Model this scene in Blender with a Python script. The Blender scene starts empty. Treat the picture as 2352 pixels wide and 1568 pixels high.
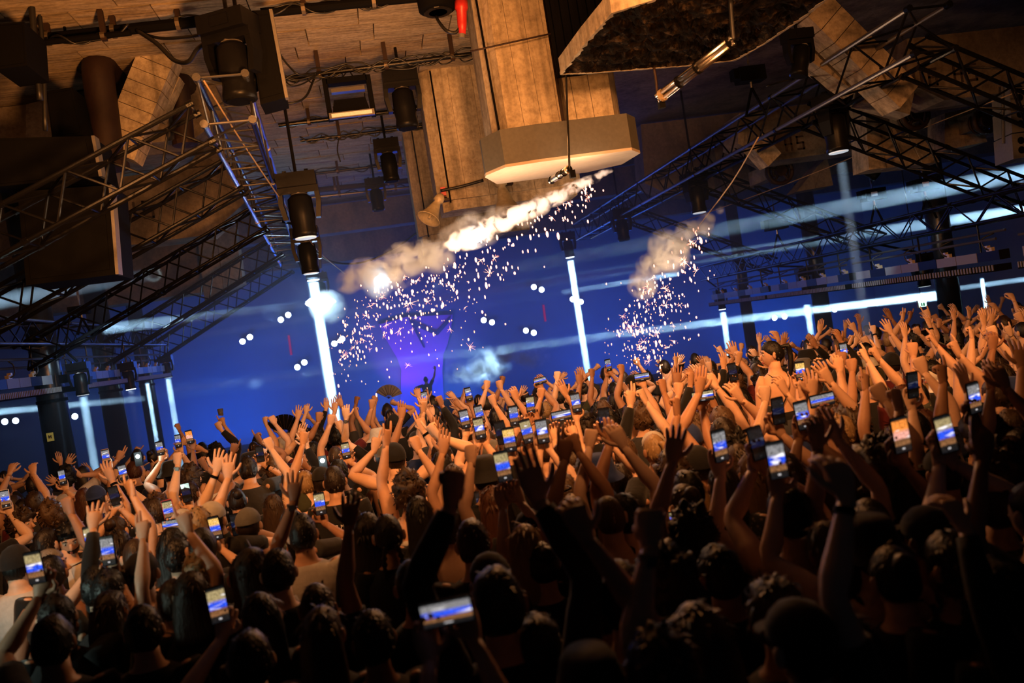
import bpy, math, random
import numpy as np
from mathutils import Vector, Matrix, noise as mnoise
C = bpy.context.scene.collection
SC = bpy.context.scene
R = math.radians
rnd = random.Random(7)
# ---------------------------------------------------------------- camera
H = 2.68
FP = 1900.0                       # focal length in pixels of a 2352 px wide frame
YAW, PITCH, ROLL = R(8.8), R(1.07), R(9.0)
CAM = Vector((0, 0, H))
Fw = Vector((math.sin(YAW)*math.cos(PITCH), math.cos(YAW)*math.cos(PITCH), -math.sin(PITCH)))
R0 = Vector((math.cos(YAW), -math.sin(YAW), 0))
U0 = R0.cross(Fw)
SX = R0*math.cos(ROLL) - U0*math.sin(ROLL)
SY = R0*math.sin(ROLL) + U0*math.cos(ROLL)
cd = bpy.data.cameras.new('camera'); cam = bpy.data.objects.new('camera', cd); C.objects.link(cam)
cam.matrix_world = Matrix(((SX.x, SY.x, -Fw.x, 0), (SX.y, SY.y, -Fw.y, 0), (SX.z, SY.z, -Fw.z, H), (0, 0, 0, 1)))
cd.sensor_width = 36; cd.lens = 36*FP/2352; cd.clip_start = .05; cd.clip_end = 200
cd.dof.use_dof = True; cd.dof.focus_distance = 9.5; cd.dof.aperture_fstop = 1.6; cd.dof.aperture_blades = 9
SC.camera = cam
# ---------------------------------------------------------------- world, view
w = bpy.data.worlds.new('dark_hall'); SC.world = w; w.use_nodes = True
w.node_tree.nodes['Background'].inputs[0].default_value = (.010, .014, .022, 1)
w.node_tree.nodes['Background'].inputs[1].default_value = .25
SC.view_settings.view_transform = 'Standard'; SC.view_settings.look = 'None'
SC.view_settings.exposure = 0; SC.view_settings.gamma = 1; SC.view_settings.use_curve_mapping = False
cy = SC.cycles
cy.max_bounces = 4; cy.diffuse_bounces = 2; cy.glossy_bounces = 2; cy.transmission_bounces = 4
cy.volume_bounces = 0; cy.transparent_max_bounces = 12
cy.use_denoising = True; cy.use_adaptive_sampling = True; cy.adaptive_threshold = .03
cy.caustics_reflective = False; cy.caustics_refractive = False
cy.volume_step_rate = 2.0; cy.volume_max_steps = 96; cy.sample_clamp_indirect = 3
def ray(px, py):
    return (Fw*FP + SX*(px-1176) + SY*(784-py)).normalized()
def P(px, py, Y):
    d = ray(px, py); return CAM + d*(Y/d.y)
def PX(px, py, X):
    d = ray(px, py); return CAM + d*(X/d.x)
def PZ(px, py, z):
    d = ray(px, py); return CAM + d*((z-H)/d.z)
def proj(p):
    v = Vector(p) - CAM; f = v.dot(Fw)
    return (1176 + FP*v.dot(SX)/f, 784 - FP*v.dot(SY)/f)
# ---------------------------------------------------------------- lights
def light(kind, name, loc, col, power, target=None, size=.3, size_y=None, spot=None, blend=.3, spread=None):
    d = bpy.data.lights.new(name, kind); d.color = col; d.energy = power
    if kind == 'AREA':
        d.shape = 'RECTANGLE' if size_y else 'DISK'; d.size = size
        if size_y: d.size_y = size_y
        if spread: d.spread = R(spread)
    else:
        d.shadow_soft_size = size
    if kind == 'SPOT': d.spot_size = R(spot); d.spot_blend = blend
    o = bpy.data.objects.new(name, d); C.objects.link(o); o.location = loc
    if target is not None:
        o.rotation_euler = (Vector(target)-Vector(loc)).to_track_quat('-Z', 'Y').to_euler()
    return o
WARM = (1.0, .38, .11); WARM2 = (1.0, .37, .09); BLUE = (.008, .15, 1.0); CYAN = (.45, .75, 1.0)
# warm washes over the dance floor, hung ahead of the camera so the close rows stay dark
light('SPOT', 'warm_wash', (1.2, 3.4, 4.9), WARM, 1150, (2.4, 9.8, 1.7), .30, spot=108, blend=.85)
light('SPOT', 'warm_wash_side', (-2.2, 3.7, 4.9), WARM, 700, (-1.4, 9.0, 1.7), .28, spot=104, blend=.85)
light('SPOT', 'warm_wash_far', (4.4, 3.6, 4.9), WARM, 620, (5.0, 9.8, 1.8), .28, spot=96, blend=.8)
light('SPOT', 'warm_back', (1.8, 7.6, 4.4), WARM, 260, (1.6, 3.4, 1.5), .25, spot=95, blend=.9)
light('SPOT', 'warm_uplight', (1.2, 2.0, 3.3), WARM2, 820, (1.9, 9.5, 6.0), .3, spot=60, blend=.9)
light('SPOT', 'ceiling_fill', (.2, 3.4, 3.0), WARM2, 2600, (-1.6, 9.8, 6.4), .3, spot=70, blend=.9)  # unseen spot added to brighten the ceiling boards
# blue stage washes, rising from the stage floor, then added fills
for x in (-5, 1, 7, 13):
    light('AREA', 'blue_wash', (x, 24.6, .75), BLUE, 150 if x < 5 else 110, (x, 27, 2.6), 3.5, .4)
light('AREA', 'blue_front', (2, 24.0, 3.4), (.02, .13, 1), 200, (2, 8, 2.4), 12, .8)
light('AREA', 'violet_fill', (3, 18.0, 4.6), (.25, .2, 1), 8, (2, 14, 6.5), 5, 1)
light('SPOT', 'pillar_fill', (-3.6, 12.2, 3.6), (.55, .85, 1), 130, (-5.8, 14.2, 2.2), .12, spot=50, blend=.7)  # unseen spot added for cyan highlights on the left pillars
light('SPOT', 'pillar_fill', (7.2, 11.6, 3.4), (.55, .85, 1), 130, (9.3, 14.2, 2.2), .12, spot=50, blend=.7)  # same added highlight for the right pillars
light('SPOT', 'smoke_fill', (3.3, 21.9, 1.6), (.5, .8, 1), 900, (1.9, 21.0, 1.9), .1, spot=60, blend=.6)  # unseen spot added to whiten the stage smoke
light('SPOT', 'emblem_fill', (.1, 25.0, .75), (.5, .12, 1), 230, (1.0, 26.9, 2.9), .1, spot=75, blend=.6)  # hidden spot added to turn the emblem violet
# ---------------------------------------------------------------- node helpers
def nmat(name):
    m = bpy.data.materials.new(name); m.use_nodes = True; nt = m.node_tree
    return m, nt, nt.nodes, nt.links, nt.nodes['Principled BSDF']
def nd(nt, t, **kw):
    n = nt.nodes.new(t)
    for k, v in kw.items():
        if k in n.inputs: n.inputs[k].default_value = v
        else: setattr(n, k, v)
    return n
def mixc(nt, fac, a, b, mode='MIX'):
    m = nt.nodes.new('ShaderNodeMix'); m.data_type = 'RGBA'; m.blend_type = mode
    for s, v in ((0, fac), (6, a), (7, b)):
        if isinstance(v, bpy.types.NodeSocket): nt.links.new(v, m.inputs[s])
        else: m.inputs[s].default_value = v if s == 0 else (*v[:3], 1)
    return m.outputs[2]
def ramp(nt, fac, stops):
    r = nt.nodes.new('ShaderNodeValToRGB'); nt.links.new(fac, r.inputs[0])
    e = r.color_ramp.elements
    while len(e) < len(stops): e.new(.5)
    for i, (p, c) in enumerate(stops):
        e[i].position = p; e[i].color = (*c, 1) if len(c) == 3 else c
    return r.outputs[0]
def plain(name, col, rough=.6, metal=0, bump=0, scale=40, var=.25, spec=.5, coat=0):
    m, nt, N, L, b = nmat(name)
    b.inputs['Roughness'].default_value = rough; b.inputs['Metallic'].default_value = metal
    b.inputs['Specular IOR Level'].default_value = spec; b.inputs['Coat Weight'].default_value = coat
    tc = nd(nt, 'ShaderNodeTexCoord')
    nz = nd(nt, 'ShaderNodeTexNoise', Scale=scale, Detail=4.0); L.new(tc.outputs['Object'], nz.inputs['Vector'])
    c = mixc(nt, nz.outputs[0], [x*(1-var) for x in col], [min(1, x*(1+var)) for x in col])
    L.new(c, b.inputs['Base Color'])
    if bump:
        bp = nd(nt, 'ShaderNodeBump', Strength=bump, Distance=.01); L.new(nz.outputs[0], bp.inputs['Height']); L.new(bp.outputs[0], b.inputs['Normal'])
    return m
def emit(name, col, s):
    m, nt, N, L, b = nmat(name)
    b.inputs['Base Color'].default_value = (*col, 1); b.inputs['Emission Color'].default_value = (*col, 1)
    b.inputs['Emission Strength'].default_value = s; return m
def objcol(name, rough=.6, spec=.4, bump=.3, scale=60, var=.2, sss=0, stretch=(1, 1, 1), sheen=0):
    """material whose colour comes from the object's own colour setting, with procedural variation"""
    m, nt, N, L, b = nmat(name)
    b.inputs['Roughness'].default_value = rough; b.inputs['Specular IOR Level'].default_value = spec
    b.inputs['Sheen Weight'].default_value = sheen
    oi = nd(nt, 'ShaderNodeObjectInfo'); tc = nd(nt, 'ShaderNodeTexCoord'); mp = nd(nt, 'ShaderNodeMapping')
    mp.inputs['Scale'].default_value = stretch; L.new(tc.outputs['Object'], mp.inputs[0])
    nz = nd(nt, 'ShaderNodeTexNoise', Scale=scale, Detail=3.0); L.new(mp.outputs[0], nz.inputs['Vector'])
    dark = mixc(nt, 1.0, oi.outputs['Color'], (1-var*1.6, 1-var*1.6, 1-var*1.6), 'MULTIPLY')
    c = mixc(nt, nz.outputs[0], dark, oi.outputs['Color']); L.new(c, b.inputs['Base Color'])
    if bump:
        bp = nd(nt, 'ShaderNodeBump', Strength=bump, Distance=.006); L.new(nz.outputs[0], bp.inputs['Height']); L.new(bp.outputs[0], b.inputs['Normal'])
    return m
def concrete(name, base=(.42, .36, .29), streak=(6, 6, .35), dark=.45, rough=.85, bump=.5):
    m, nt, N, L, b = nmat(name); b.inputs['Roughness'].default_value = rough; b.inputs['Specular IOR Level'].default_value = .25
    tc = nd(nt, 'ShaderNodeTexCoord'); mp = nd(nt, 'ShaderNodeMapping'); mp.inputs['Scale'].default_value = streak
    L.new(tc.outputs['Object'], mp.inputs[0])
    n1 = nd(nt, 'ShaderNodeTexNoise', Scale=1.3, Detail=6.0, Roughness=.6); L.new(mp.outputs[0], n1.inputs['Vector'])
    n2 = nd(nt, 'ShaderNodeTexNoise', Scale=14.0, Detail=8.0, Roughness=.7); L.new(tc.outputs['Object'], n2.inputs['Vector'])
    n3 = nd(nt, 'ShaderNodeTexNoise', Scale=1.1, Detail=2.0); L.new(tc.outputs['Object'], n3.inputs['Vector'])
    v = nd(nt, 'ShaderNodeTexVoronoi', Scale=9.0); L.new(tc.outputs['Object'], v.inputs['Vector'])
    a = ramp(nt, n1.outputs[0], [(.32, [x*dark for x in base]), (.52, base), (.75, [min(1, x*1.18) for x in base])])
    s = ramp(nt, n2.outputs[0], [(.35, (.62, .6, .58)), (.6, (1, 1, 1))])
    p = ramp(nt, v.outputs[0], [(.03, (.25, .22, .2)), (.07, (1, 1, 1))])
    g = ramp(nt, n3.outputs[0], [(.3, (.7, .68, .66)), (.6, (1, 1, 1))])
    c = mixc(nt, 1.0, a, s, 'MULTIPLY'); c = mixc(nt, .7, c, p, 'MULTIPLY'); c = mixc(nt, 1.0, c, g, 'MULTIPLY')
    L.new(c, b.inputs['Base Color'])
    bp = nd(nt, 'ShaderNodeBump', Strength=bump, Distance=.02); L.new(n2.outputs[0], bp.inputs['Height']); L.new(bp.outputs[0], b.inputs['Normal'])
    return m
M = {}
M['column'] = concrete('cast_concrete', (.52, .43, .31), (5, 5, .3), .5)
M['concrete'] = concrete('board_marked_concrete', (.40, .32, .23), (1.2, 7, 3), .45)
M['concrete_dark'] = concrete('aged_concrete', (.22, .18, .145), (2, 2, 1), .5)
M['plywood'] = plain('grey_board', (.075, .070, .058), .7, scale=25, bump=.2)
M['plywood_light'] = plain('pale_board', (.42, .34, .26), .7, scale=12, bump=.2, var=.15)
def _rubble():
    m, nt, N, L, b = nmat('broken_concrete'); b.inputs['Roughness'].default_value = .95; b.inputs['Specular IOR Level'].default_value = .1
    tc = nd(nt, 'ShaderNodeTexCoord'); n = nd(nt, 'ShaderNodeTexNoise', Scale=9.0, Detail=9.0, Roughness=.7); L.new(tc.outputs['Object'], n.inputs['Vector'])
    L.new(ramp(nt, n.outputs[0], [(.40, (.004, .003, .003)), (.55, (.02, .014, .010)), (.66, (.12, .08, .05))]), b.inputs['Base Color'])
    bp = nd(nt, 'ShaderNodeBump', Strength=1.0, Distance=.06); L.new(n.outputs[0], bp.inputs['Height']); L.new(bp.outputs[0], b.inputs['Normal']); return m
M['rubble'] = _rubble()
M['steel'] = plain('blackened_steel', (.005, .005, .006), .20, .2, .1, 60, spec=.20)
M['clampdark'] = plain('dull_clamp', (.10, .075, .05), .5, .4, .1)
M['black'] = plain('matt_black', (.003, .003, .0035), .8, 0, .1, 60, spec=.06)
M['blackgloss'] = plain('satin_black_casing', (.005, .005, .006), .36, 0, 0, 30, spec=.12)
M['grey'] = plain('grey_casing', (.14, .13, .125), .45, 0, .1, 30)
M['chrome'] = plain('bright_aluminium_tube', (.62, .60, .58), .24, 1, .05, 90, .1)
M['dull_alu'] = plain('dull_aluminium', (.20, .19, .18), .35, .9, .1, 90)
M['rust'] = plain('rusty_brown_pipe', (.022, .009, .006), .65, .3, .4, 18)
M['cable'] = plain('black_cable', (.008, .008, .009), .45, 0, 0)
M['wire'] = plain('pale_tan_rope', (.28, .19, .11), .6, 0, .2)
M['clamp'] = plain('brass_clamp', (.55, .42, .26), .4, .5, .1)
M['horn'] = plain('weathered_cream_horn', (.45, .36, .22), .55, .2, .4, 22, .4)
M['red'] = plain('red_plastic', (.45, .02, .02), .4)
M['pillar'] = plain('dark_satin_steel_pillar', (.035, .038, .042), .26, .75, .05, 25)
M['floor'] = concrete('dark_floor', (.05, .045, .045), (2, 2, 2), .6, .5)
M['curtain'] = plain('blue_lit_backdrop', (.20, .24, .32), .9, 0, .05, 2, .10)
M['wallside'] = plain('side_wall_plaster', (.20, .21, .23), .9, 0, .3, 3, .2)
M['sign'] = emit('lit_green_sign', (.55, 1, .8), 1.6)
M['lamp'] = emit('blinder_lamp', (.55, .72, 1), 22)
M['lens'] = emit('beam_lens', (.75, .88, 1), .5)
M['lens_on'] = emit('bright_beam_lens', (.75, .88, 1), 12)
M['paint'] = plain('stencil_paint', (.035, .022, .016), .8, 0, .3, 50, .3)
M['wlabel'] = plain('white_label', (.75, .72, .72), .6)
# ---------------------------------------------------------------- mesh builder
SINK = None
class Dummy:
    def __init__(s, mw): s.matrix_world = mw; s.color = None
    def __setitem__(s, k, v): pass
class MB:
    def __init__(s): s.v = []; s.f = []
    def add(s, vs, fs):
        k = len(s.v); s.v.extend([tuple(v) for v in vs]); s.f.extend([tuple(i+k for i in f) for f in fs]); return s
    def box(s, c, size, rot=None, taper=1):
        x, y, z = (a/2 for a in size); c = Vector(c)
        vs = [Vector((i*x*(taper if k > 0 else 1), j*y*(taper if k > 0 else 1), k*z)) for k in (-1, 1) for i, j in ((-1, -1), (1, -1), (1, 1), (-1, 1))]
        if rot is not None: vs = [rot @ v for v in vs]
        return s.add([c+v for v in vs], [(3, 2, 1, 0), (4, 5, 6, 7), (0, 1, 5, 4), (1, 2, 6, 5), (2, 3, 7, 6), (3, 0, 4, 7)])
    def prism(s, poly, z0, z1, fn=None):
        n = len(poly); vs = [(x, y, z0) for x, y in poly] + [(x, y, z1) for x, y in poly]
        if fn: vs = [fn(v) for v in vs]
        return s.add(vs, [tuple(range(n-1, -1, -1)), tuple(range(n, 2*n))] + [(i, (i+1) % n, n+(i+1) % n, n+i) for i in range(n)])
    def tube(s, pts, rad, n=8, cap=True, flat=None):
        pts = [Vector(p) for p in pts]; m = len(pts)
        if not hasattr(rad, '__len__'): rad = [rad]*m
        T = [(pts[min(i+1, m-1)]-pts[max(i-1, 0)]).normalized() for i in range(m)]
        a = Vector((0, 0, 1)) if abs(T[0].z) < .9 else Vector((1, 0, 0))
        if flat is not None: a = Vector(flat)
        N = T[0].cross(a).normalized(); vs = []
        for i in range(m):
            N = (N - T[i]*N.dot(T[i])).normalized(); B = T[i].cross(N)
            r = rad[i]; ra, rb = r if hasattr(r, '__len__') else (r, r)
            for k in range(n):
                t = 2*math.pi*k/n; vs.append(pts[i]+N*(ra*math.cos(t))+B*(rb*math.sin(t)))
        fs = [(i*n+k, i*n+(k+1) % n, (i+1)*n+(k+1) % n, (i+1)*n+k) for i in range(m-1) for k in range(n)]
        if cap: fs += [tuple(range(n-1, -1, -1)), tuple((m-1)*n+k for k in range(n))]
        return s.add(vs, fs)
    def lathe(s, c, axis, prof, n=20):
        axis = Vector(axis).normalized(); c = Vector(c)
        return s.tube([c+axis*h for h, r in prof], [max(r, .0005) for h, r in prof], n) if all(prof[i+1][0]-prof[i][0] > 1e-5 for i in range(len(prof)-1)) else s._lathe(c, axis, prof, n)
    def _lathe(s, c, axis, prof, n):
        a = Vector((0, 0, 1)) if abs(axis.z) < .9 else Vector((1, 0, 0)); N = axis.cross(a).normalized(); B = axis.cross(N)
        vs = [c+axis*h+(N*math.cos(2*math.pi*k/n)+B*math.sin(2*math.pi*k/n))*max(r, .0005) for h, r in prof for k in range(n)]
        m = len(prof)
        return s.add(vs, [(i*n+k, i*n+(k+1) % n, (i+1)*n+(k+1) % n, (i+1)*n+k) for i in range(m-1) for k in range(n)] + [tuple(range(n-1, -1, -1)), tuple((m-1)*n+k for k in range(n))])
    def sphere(s, c, r, nu=12, nv=8, fn=None):
        c = Vector(c); rx, ry, rz = r if hasattr(r, '__len__') else (r, r, r); vs = []
        for j in range(nv+1):
            ph = math.pi*j/nv
            for i in range(nu):
                th = 2*math.pi*i/nu; v = Vector((rx*math.sin(ph)*math.cos(th), ry*math.sin(ph)*math.sin(th), rz*math.cos(ph)))
                vs.append(c + (fn(v) if fn else v))
        return s.add(vs, [(j*nu+i, (j+1)*nu+i, (j+1)*nu+(i+1) % nu, j*nu+(i+1) % nu) for j in range(nv) for i in range(nu)])
    def mesh(s, name, mat, off=(0, 0, 0), smooth=False):
        me = bpy.data.meshes.new(name); off = Vector(off)
        ox, oy, oz = off
        me.from_pydata([(x-ox, y-oy, z-oz) for x, y, z in s.v], [], s.f)
        if smooth: me.shade_smooth()
        if mat is not None: me.materials.append(M[mat] if isinstance(mat, str) else mat)
        return me
    def build(s, name, mat, parent=None, smooth=False, **pr):
        if SINK is not None: SINK.append((mat, s.v, s.f)); return Dummy(parent.matrix_world)
        off = parent.matrix_world.translation if parent is not None else Vector(pr.pop('origin', (0, 0, 0)))
        o = bpy.data.objects.new(name, s.mesh(name, mat, off, smooth)); C.objects.link(o)
        if parent is not None: o.parent = parent; o.matrix_world = Matrix.Translation(off); o.location = (0, 0, 0)
        else: o.location = off; o.matrix_world = Matrix.Translation(off)
        for k, v in pr.items(): o[k] = v
        return o
def thing(name, loc, label, cat, group=None):
    if SINK is not None: return Dummy(Matrix.Translation(Vector(loc)))
    o = bpy.data.objects.new(name, None); C.objects.link(o); o.location = loc; o.matrix_world = Matrix.Translation(Vector(loc))
    o.empty_display_size = .1
    o['label'] = label; o['category'] = cat
    if group: o['group'] = group
    return o
def tag(o, label, cat, group=None):
    o['label'] = label; o['category'] = cat
    if group: o['group'] = group
    return o
_unit = {}
def bar(name, A, B, r, mat, parent, n=8):
    """round bar between two points, one shared mesh, set out by the object's own transform"""
    key = (mat, n)
    if key not in _unit: _unit[key] = MB().tube([(0, 0, 0), (0, 0, 1)], 1, n).mesh('bar', mat, smooth=False)
    o = bpy.data.objects.new(name, _unit[key]); C.objects.link(o)
    A = Vector(A); B = Vector(B); d = B-A
    q = d.to_track_quat('Z', 'Y').to_matrix().to_4x4()
    mw = Matrix.Translation(A) @ q @ Matrix.Diagonal((r, r, d.length, 1))
    if parent is not None:
        o.parent = parent; o.matrix_basis = Matrix.Translation(-parent.matrix_world.translation) @ mw
    else: o.matrix_basis = mw
    return o
def putbox(name, c, size, mat, parent, rot=None):
    key = ('b', mat)
    if key not in _unit: _unit[key] = MB().box((0, 0, 0), (1, 1, 1)).mesh('block', mat)
    o = bpy.data.objects.new(name, _unit[key]); C.objects.link(o)
    mw = Matrix.Translation(Vector(c)) @ (rot.to_4x4() if rot is not None else Matrix.Identity(4)) @ Matrix.Diagonal((*size, 1))
    if parent is not None: o.parent = parent; o.matrix_basis = Matrix.Translation(-parent.matrix_world.translation) @ mw
    else: o.matrix_basis = mw
    return o
def curve(pts, n=6):
    """Catmull-Rom through the points"""
    pts = [Vector(p) for p in pts]; out = []
    q = [pts[0]*2-pts[1]] + pts + [pts[-1]*2-pts[-2]]
    for i in range(1, len(q)-2):
        for k in range(n):
            t = k/n; a, b, c, d = q[i-1], q[i], q[i+1], q[i+2]
            out.append(.5*((2*b)+(c-a)*t+(2*a-5*b+4*c-d)*t*t+(3*b-a-3*c+d)*t**3))
    out.append(pts[-1]); return out
# ================================================================ setting
def struct(name, mb, mat, smooth=False, origin=(0, 0, 0)):
    o = mb.build(name, mat, None, smooth, origin=origin); o['kind'] = 'structure'; return o
CZ = H+3.7
ST = H-2.34
struct('floor', MB().box((2, 12, -.1), (34, 36, .2)), 'floor')
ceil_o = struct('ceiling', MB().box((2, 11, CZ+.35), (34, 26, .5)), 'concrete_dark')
# board-marked concrete panels of the ceiling, each its own piece
bm_ = MB().box((0, 0, 0), (1, 1, 1)).mesh('ceiling_board', 'concrete')
yy = 6.6; row = 0
while yy < 20.5:
    dy = .52; x = -5.4 + (row % 2)*.35
    while x < 2.9:
        wd = rnd.choice((.78, .92, 1.05))
        o = bpy.data.objects.new('board', bm_); C.objects.link(o); o.parent = ceil_o
        o.location = (x+wd/2, yy+dy/2, CZ+.07+rnd.uniform(-.009, .009)); o.scale = (wd-.014, dy-.014, .1)
        o.rotation_euler = (rnd.uniform(-.004, .004), rnd.uniform(-.004, .004), 0)
        x += wd
    yy += dy; row += 1
for x in range(3):                                       # plain concrete soffit over the right bay
    pass
MB().box((2, 21.4, (H+3.0+CZ)/2), (30, .5, CZ-H-3.0)).build('downstand', 'concrete_dark', ceil_o)  # both downstands added so the top of the backdrop stays dark
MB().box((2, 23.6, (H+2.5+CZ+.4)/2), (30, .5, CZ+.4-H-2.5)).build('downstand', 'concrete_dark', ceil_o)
struct('wall_back', MB().box((2, 27.2, 3.6), (40, .3, 7.4)), 'curtain')
struct('wall_left', MB().box((-13.5, 12, 3.3), (.3, 32, 7)), 'wallside')
struct('wall_right', MB().box((17.5, 12, 3.3), (.3, 32, 7)), 'wallside')
struct('stage', MB().box((2, 24.2, ST/2), (22, 5, ST)), 'black')
# ---- three hanging concrete hopper columns
def octo(x0, x1, y0, y1, ch):
    return [(x0+ch, y0), (x1-ch, y0), (x1, y0+ch), (x1, y1), (x0, y1), (x0, y0+ch)]
def column(name, x0, x1, y0, y1, z0, label, split=None, collar=None):
    t = thing(name, ((x0+x1)/2, (y0+y1)/2, z0), label, 'concrete column', 'row of hanging concrete columns')
    if split:
        sx, gap = split
        MB().prism([(x0+.12, y0), (sx, y0), (sx, y1), (x0, y1), (x0, y0+.3)], z0, CZ+.1).build('shaft', 'column', t)
        MB().prism([(sx+gap, y0+.05), (x1-.18, y0+.05), (x1, y0+.4), (x1, y1), (sx+gap, y1)], z0, CZ+.1).build('shaft', 'column', t)
        MB().box((sx+gap/2, (y0+y1)/2+.1, (z0+CZ)/2), (gap, y1-y0-.2, CZ-z0)).build('joint_strip', 'rust', t)
        for dz in (.85, 1.35): bar('bar', (x0+.02, y0-.012, z0+dz+.35), (sx+.02, y0-.012, z0+dz+.42), .008, 'rust', t) if dz > 1 else None
        for k in range(5): bar('form_line', (x0+.3+k*.19, y0-.002, z0), (x0+.26+k*.19, y0-.002, CZ), .0022, 'concrete_dark', t)
        bar('edge_cable', (x0+.05, y0+.12, z0), (x0+.02, y0+.13, CZ), .012, 'black', t)
    else:
        MB().prism(octo(x0, x1, y0, y1, .14), z0+.14, CZ+.1).build('shaft', 'column', t)
        MB().prism(octo(x0+.06, x1-.06, y0+.06, y1, .14), z0, z0+.14).build('broken_foot', 'column', t)
        bar('edge_cable', (x0+.16, y0-.01, z0+.1), (x0+.16, y0-.01, CZ), .012, 'black', t)
        for k in range(4): bar('form_line', (x0+.4+k*.33, y0-.002, z0+.1), (x0+.4+k*.33, y0-.002, CZ), .0022, 'concrete_dark', t)
    if collar:
        cx0, cx1, cy0, cy1, cz0, cz1 = collar
        poly = [(cx0+.16, cy0+.05), (cx0+.5, cy0), (cx1-.16, cy0), (cx1, cy0+.22), (cx1-.05, cy1-.22), (cx1-.4, cy1), (cx0+.2, cy1), (cx0, cy1-.5), (cx0, cy0+.35)]
        ring = MB()
        for i in range(len(poly)):
            a, b = poly[i], poly[(i+1) % len(poly)]
            f = MB().prism([a, b, (b[0]*.97+.03*(cx0+cx1)/2, b[1]*.97+.03*(cy0+cy1)/2), (a[0]*.97+.03*(cx0+cx1)/2, a[1]*.97+.03*(cy0+cy1)/2)], cz0, cz1)
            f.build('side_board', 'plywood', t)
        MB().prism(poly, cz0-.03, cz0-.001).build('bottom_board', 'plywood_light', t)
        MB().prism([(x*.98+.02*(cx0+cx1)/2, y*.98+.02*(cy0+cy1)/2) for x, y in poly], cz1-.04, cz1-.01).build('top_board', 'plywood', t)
    return t
c1a = P(1145, 300, 8.45); c1b = P(1452, 262, 8.45)
zc = P(1320, 357, 8.2).z
column('hanging_column', c1a.x-.02, c1b.x, 8.45, 9.25, zc+.3, 'nearest hanging concrete column with a boxed-in board collar at its foot', (P(1290, 280, 8.45).x, .09),
       (P(1112, 395, 8.6).x, P(1475, 345, 8.3).x, 8.15, 9.1, zc, zc+.35))
a2 = P(1012, 485, 11.6)
column('hanging_column', a2.x, a2.x+2.1, 11.6, 12.3, a2.z, 'middle hanging concrete column with horn loudspeakers at its foot')
a3 = P(966, 560, 14.8)
column('hanging_column', a3.x, a3.x+2.1, 14.8, 15.5, a3.z, 'farthest hanging concrete column in the row, in blue haze')
# ---- broken slab hanging at the top, smooth rim and rubble underside
zs = H+2.3
def S(px, py): q = PZ(px, py, zs); return (q.x, q.y)
outer = [S(1288, 172), S(1352, 170), S(1480, 160), S(1590, 152), S(1690, 140), S(1760, 100), S(1850, 40), S(1925, -20)]
outer += [(outer[-1][0]+.1, 5.6), (S(1560, -60)[0]-.2, 5.6), S(1500, 0), S(1405, 30), S(1340, 105)]
t = thing('broken_slab', (*outer[0], zs), 'jagged broken concrete slab hanging beside the nearest column, dark rubble underside', 'concrete slab')
MB().prism(outer, zs+.13, zs+.16).build('slab_top', 'column', t)
for i in range(len(outer)):
    a, b = Vector((*outer[i], 0)), Vector((*outer[(i+1) % len(outer)], 0)); w_ = Vector((sum(p[0] for p in outer)/len(outer), sum(p[1] for p in outer)/len(outer), 0))
    MB().prism([(a.x, a.y), (b.x, b.y), tuple(b.lerp(w_, .01))[:2], tuple(a.lerp(w_, .01))[:2]], zs+.001, zs+.13).build('slab_edge', 'column', t)
cxm = sum(p[0] for p in outer)/len(outer); cym = sum(p[1] for p in outer)/len(outer)
inner = []
for i, p in enumerate(outer):
    k = .02
    inner.append((p[0]+(cxm-p[0])*k*1.4+rnd.uniform(-.02, .02), p[1]+(cym-p[1])*k*1.6))
def dense(poly, n, j=0):
    out = []
    for i in range(len(poly)):
        a, b = Vector(poly[i]), Vector(poly[(i+1) % len(poly)])
        for k in range(n):
            q = a.lerp(b, k/n); out.append((q.x+rnd.uniform(-j, j), q.y+rnd.uniform(-j, j)))
    return out
do, di = dense(outer, 14, .006), dense(inner, 14, .02)
rim = MB(); n = len(do)
rim.add([(x, y, zs) for x, y in do]+[(x, y, zs+.0) for x, y in di]+[(x, y, zs+.03) for x, y in do]+[(x, y, zs+.03) for x, y in di],
        [(i, n+i, n+(i+1) % n, (i+1) % n) for i in range(n)]+[(i, (i+1) % n, 2*n+(i+1) % n, 2*n+i) for i in range(n)]+[(n+i, 3*n+i, 3*n+(i+1) % n, n+(i+1) % n) for i in range(n)])
rim.build('smooth_rim', 'column', t)
rub = MB(); G = 60
xs = [p[0] for p in di]; ys = [p[1] for p in di]
vs = []
for j in range(29):
    f = j/28
    for i in range(n):
        x = di[i][0]+(cxm-di[i][0])*f; y = di[i][1]+(cym-di[i][1])*f
        h = mnoise.noise(Vector((x*6, y*6, 0)))*.07+mnoise.noise(Vector((x*19, y*19, 3)))*.06
        vs.append((x, y, zs+.005+(min(.11, max(h*1.3+.05, .0)) if j else 0)))
rub.add(vs, [(j*n+i, (j+1)*n+i, (j+1)*n+(i+1) % n, j*n+(i+1) % n) for j in range(28) for i in range(n)])
rub.build('rubble_underside', 'rubble', t)
t = thing('shadow_ribs', P(1330, 168, 8.3), 'dark ribbed panel between the nearest column and the broken slab', 'panel')
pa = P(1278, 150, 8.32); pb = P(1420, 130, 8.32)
MB().box(((pa.x+pb.x)/2, 8.36, (zs+.16+CZ)/2), (pb.x-pa.x, .05, CZ-zs-.16)).build('sheet', 'black', t)  # black sheet added in place of the slab's shadow on the column
for k in range(7): MB().box((pa.x+(pb.x-pa.x)*(k+.5)/7, 8.32, (zs+.16+CZ)/2), (.035, .06, CZ-zs-.16)).build('rib', 'steel', t)
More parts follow.
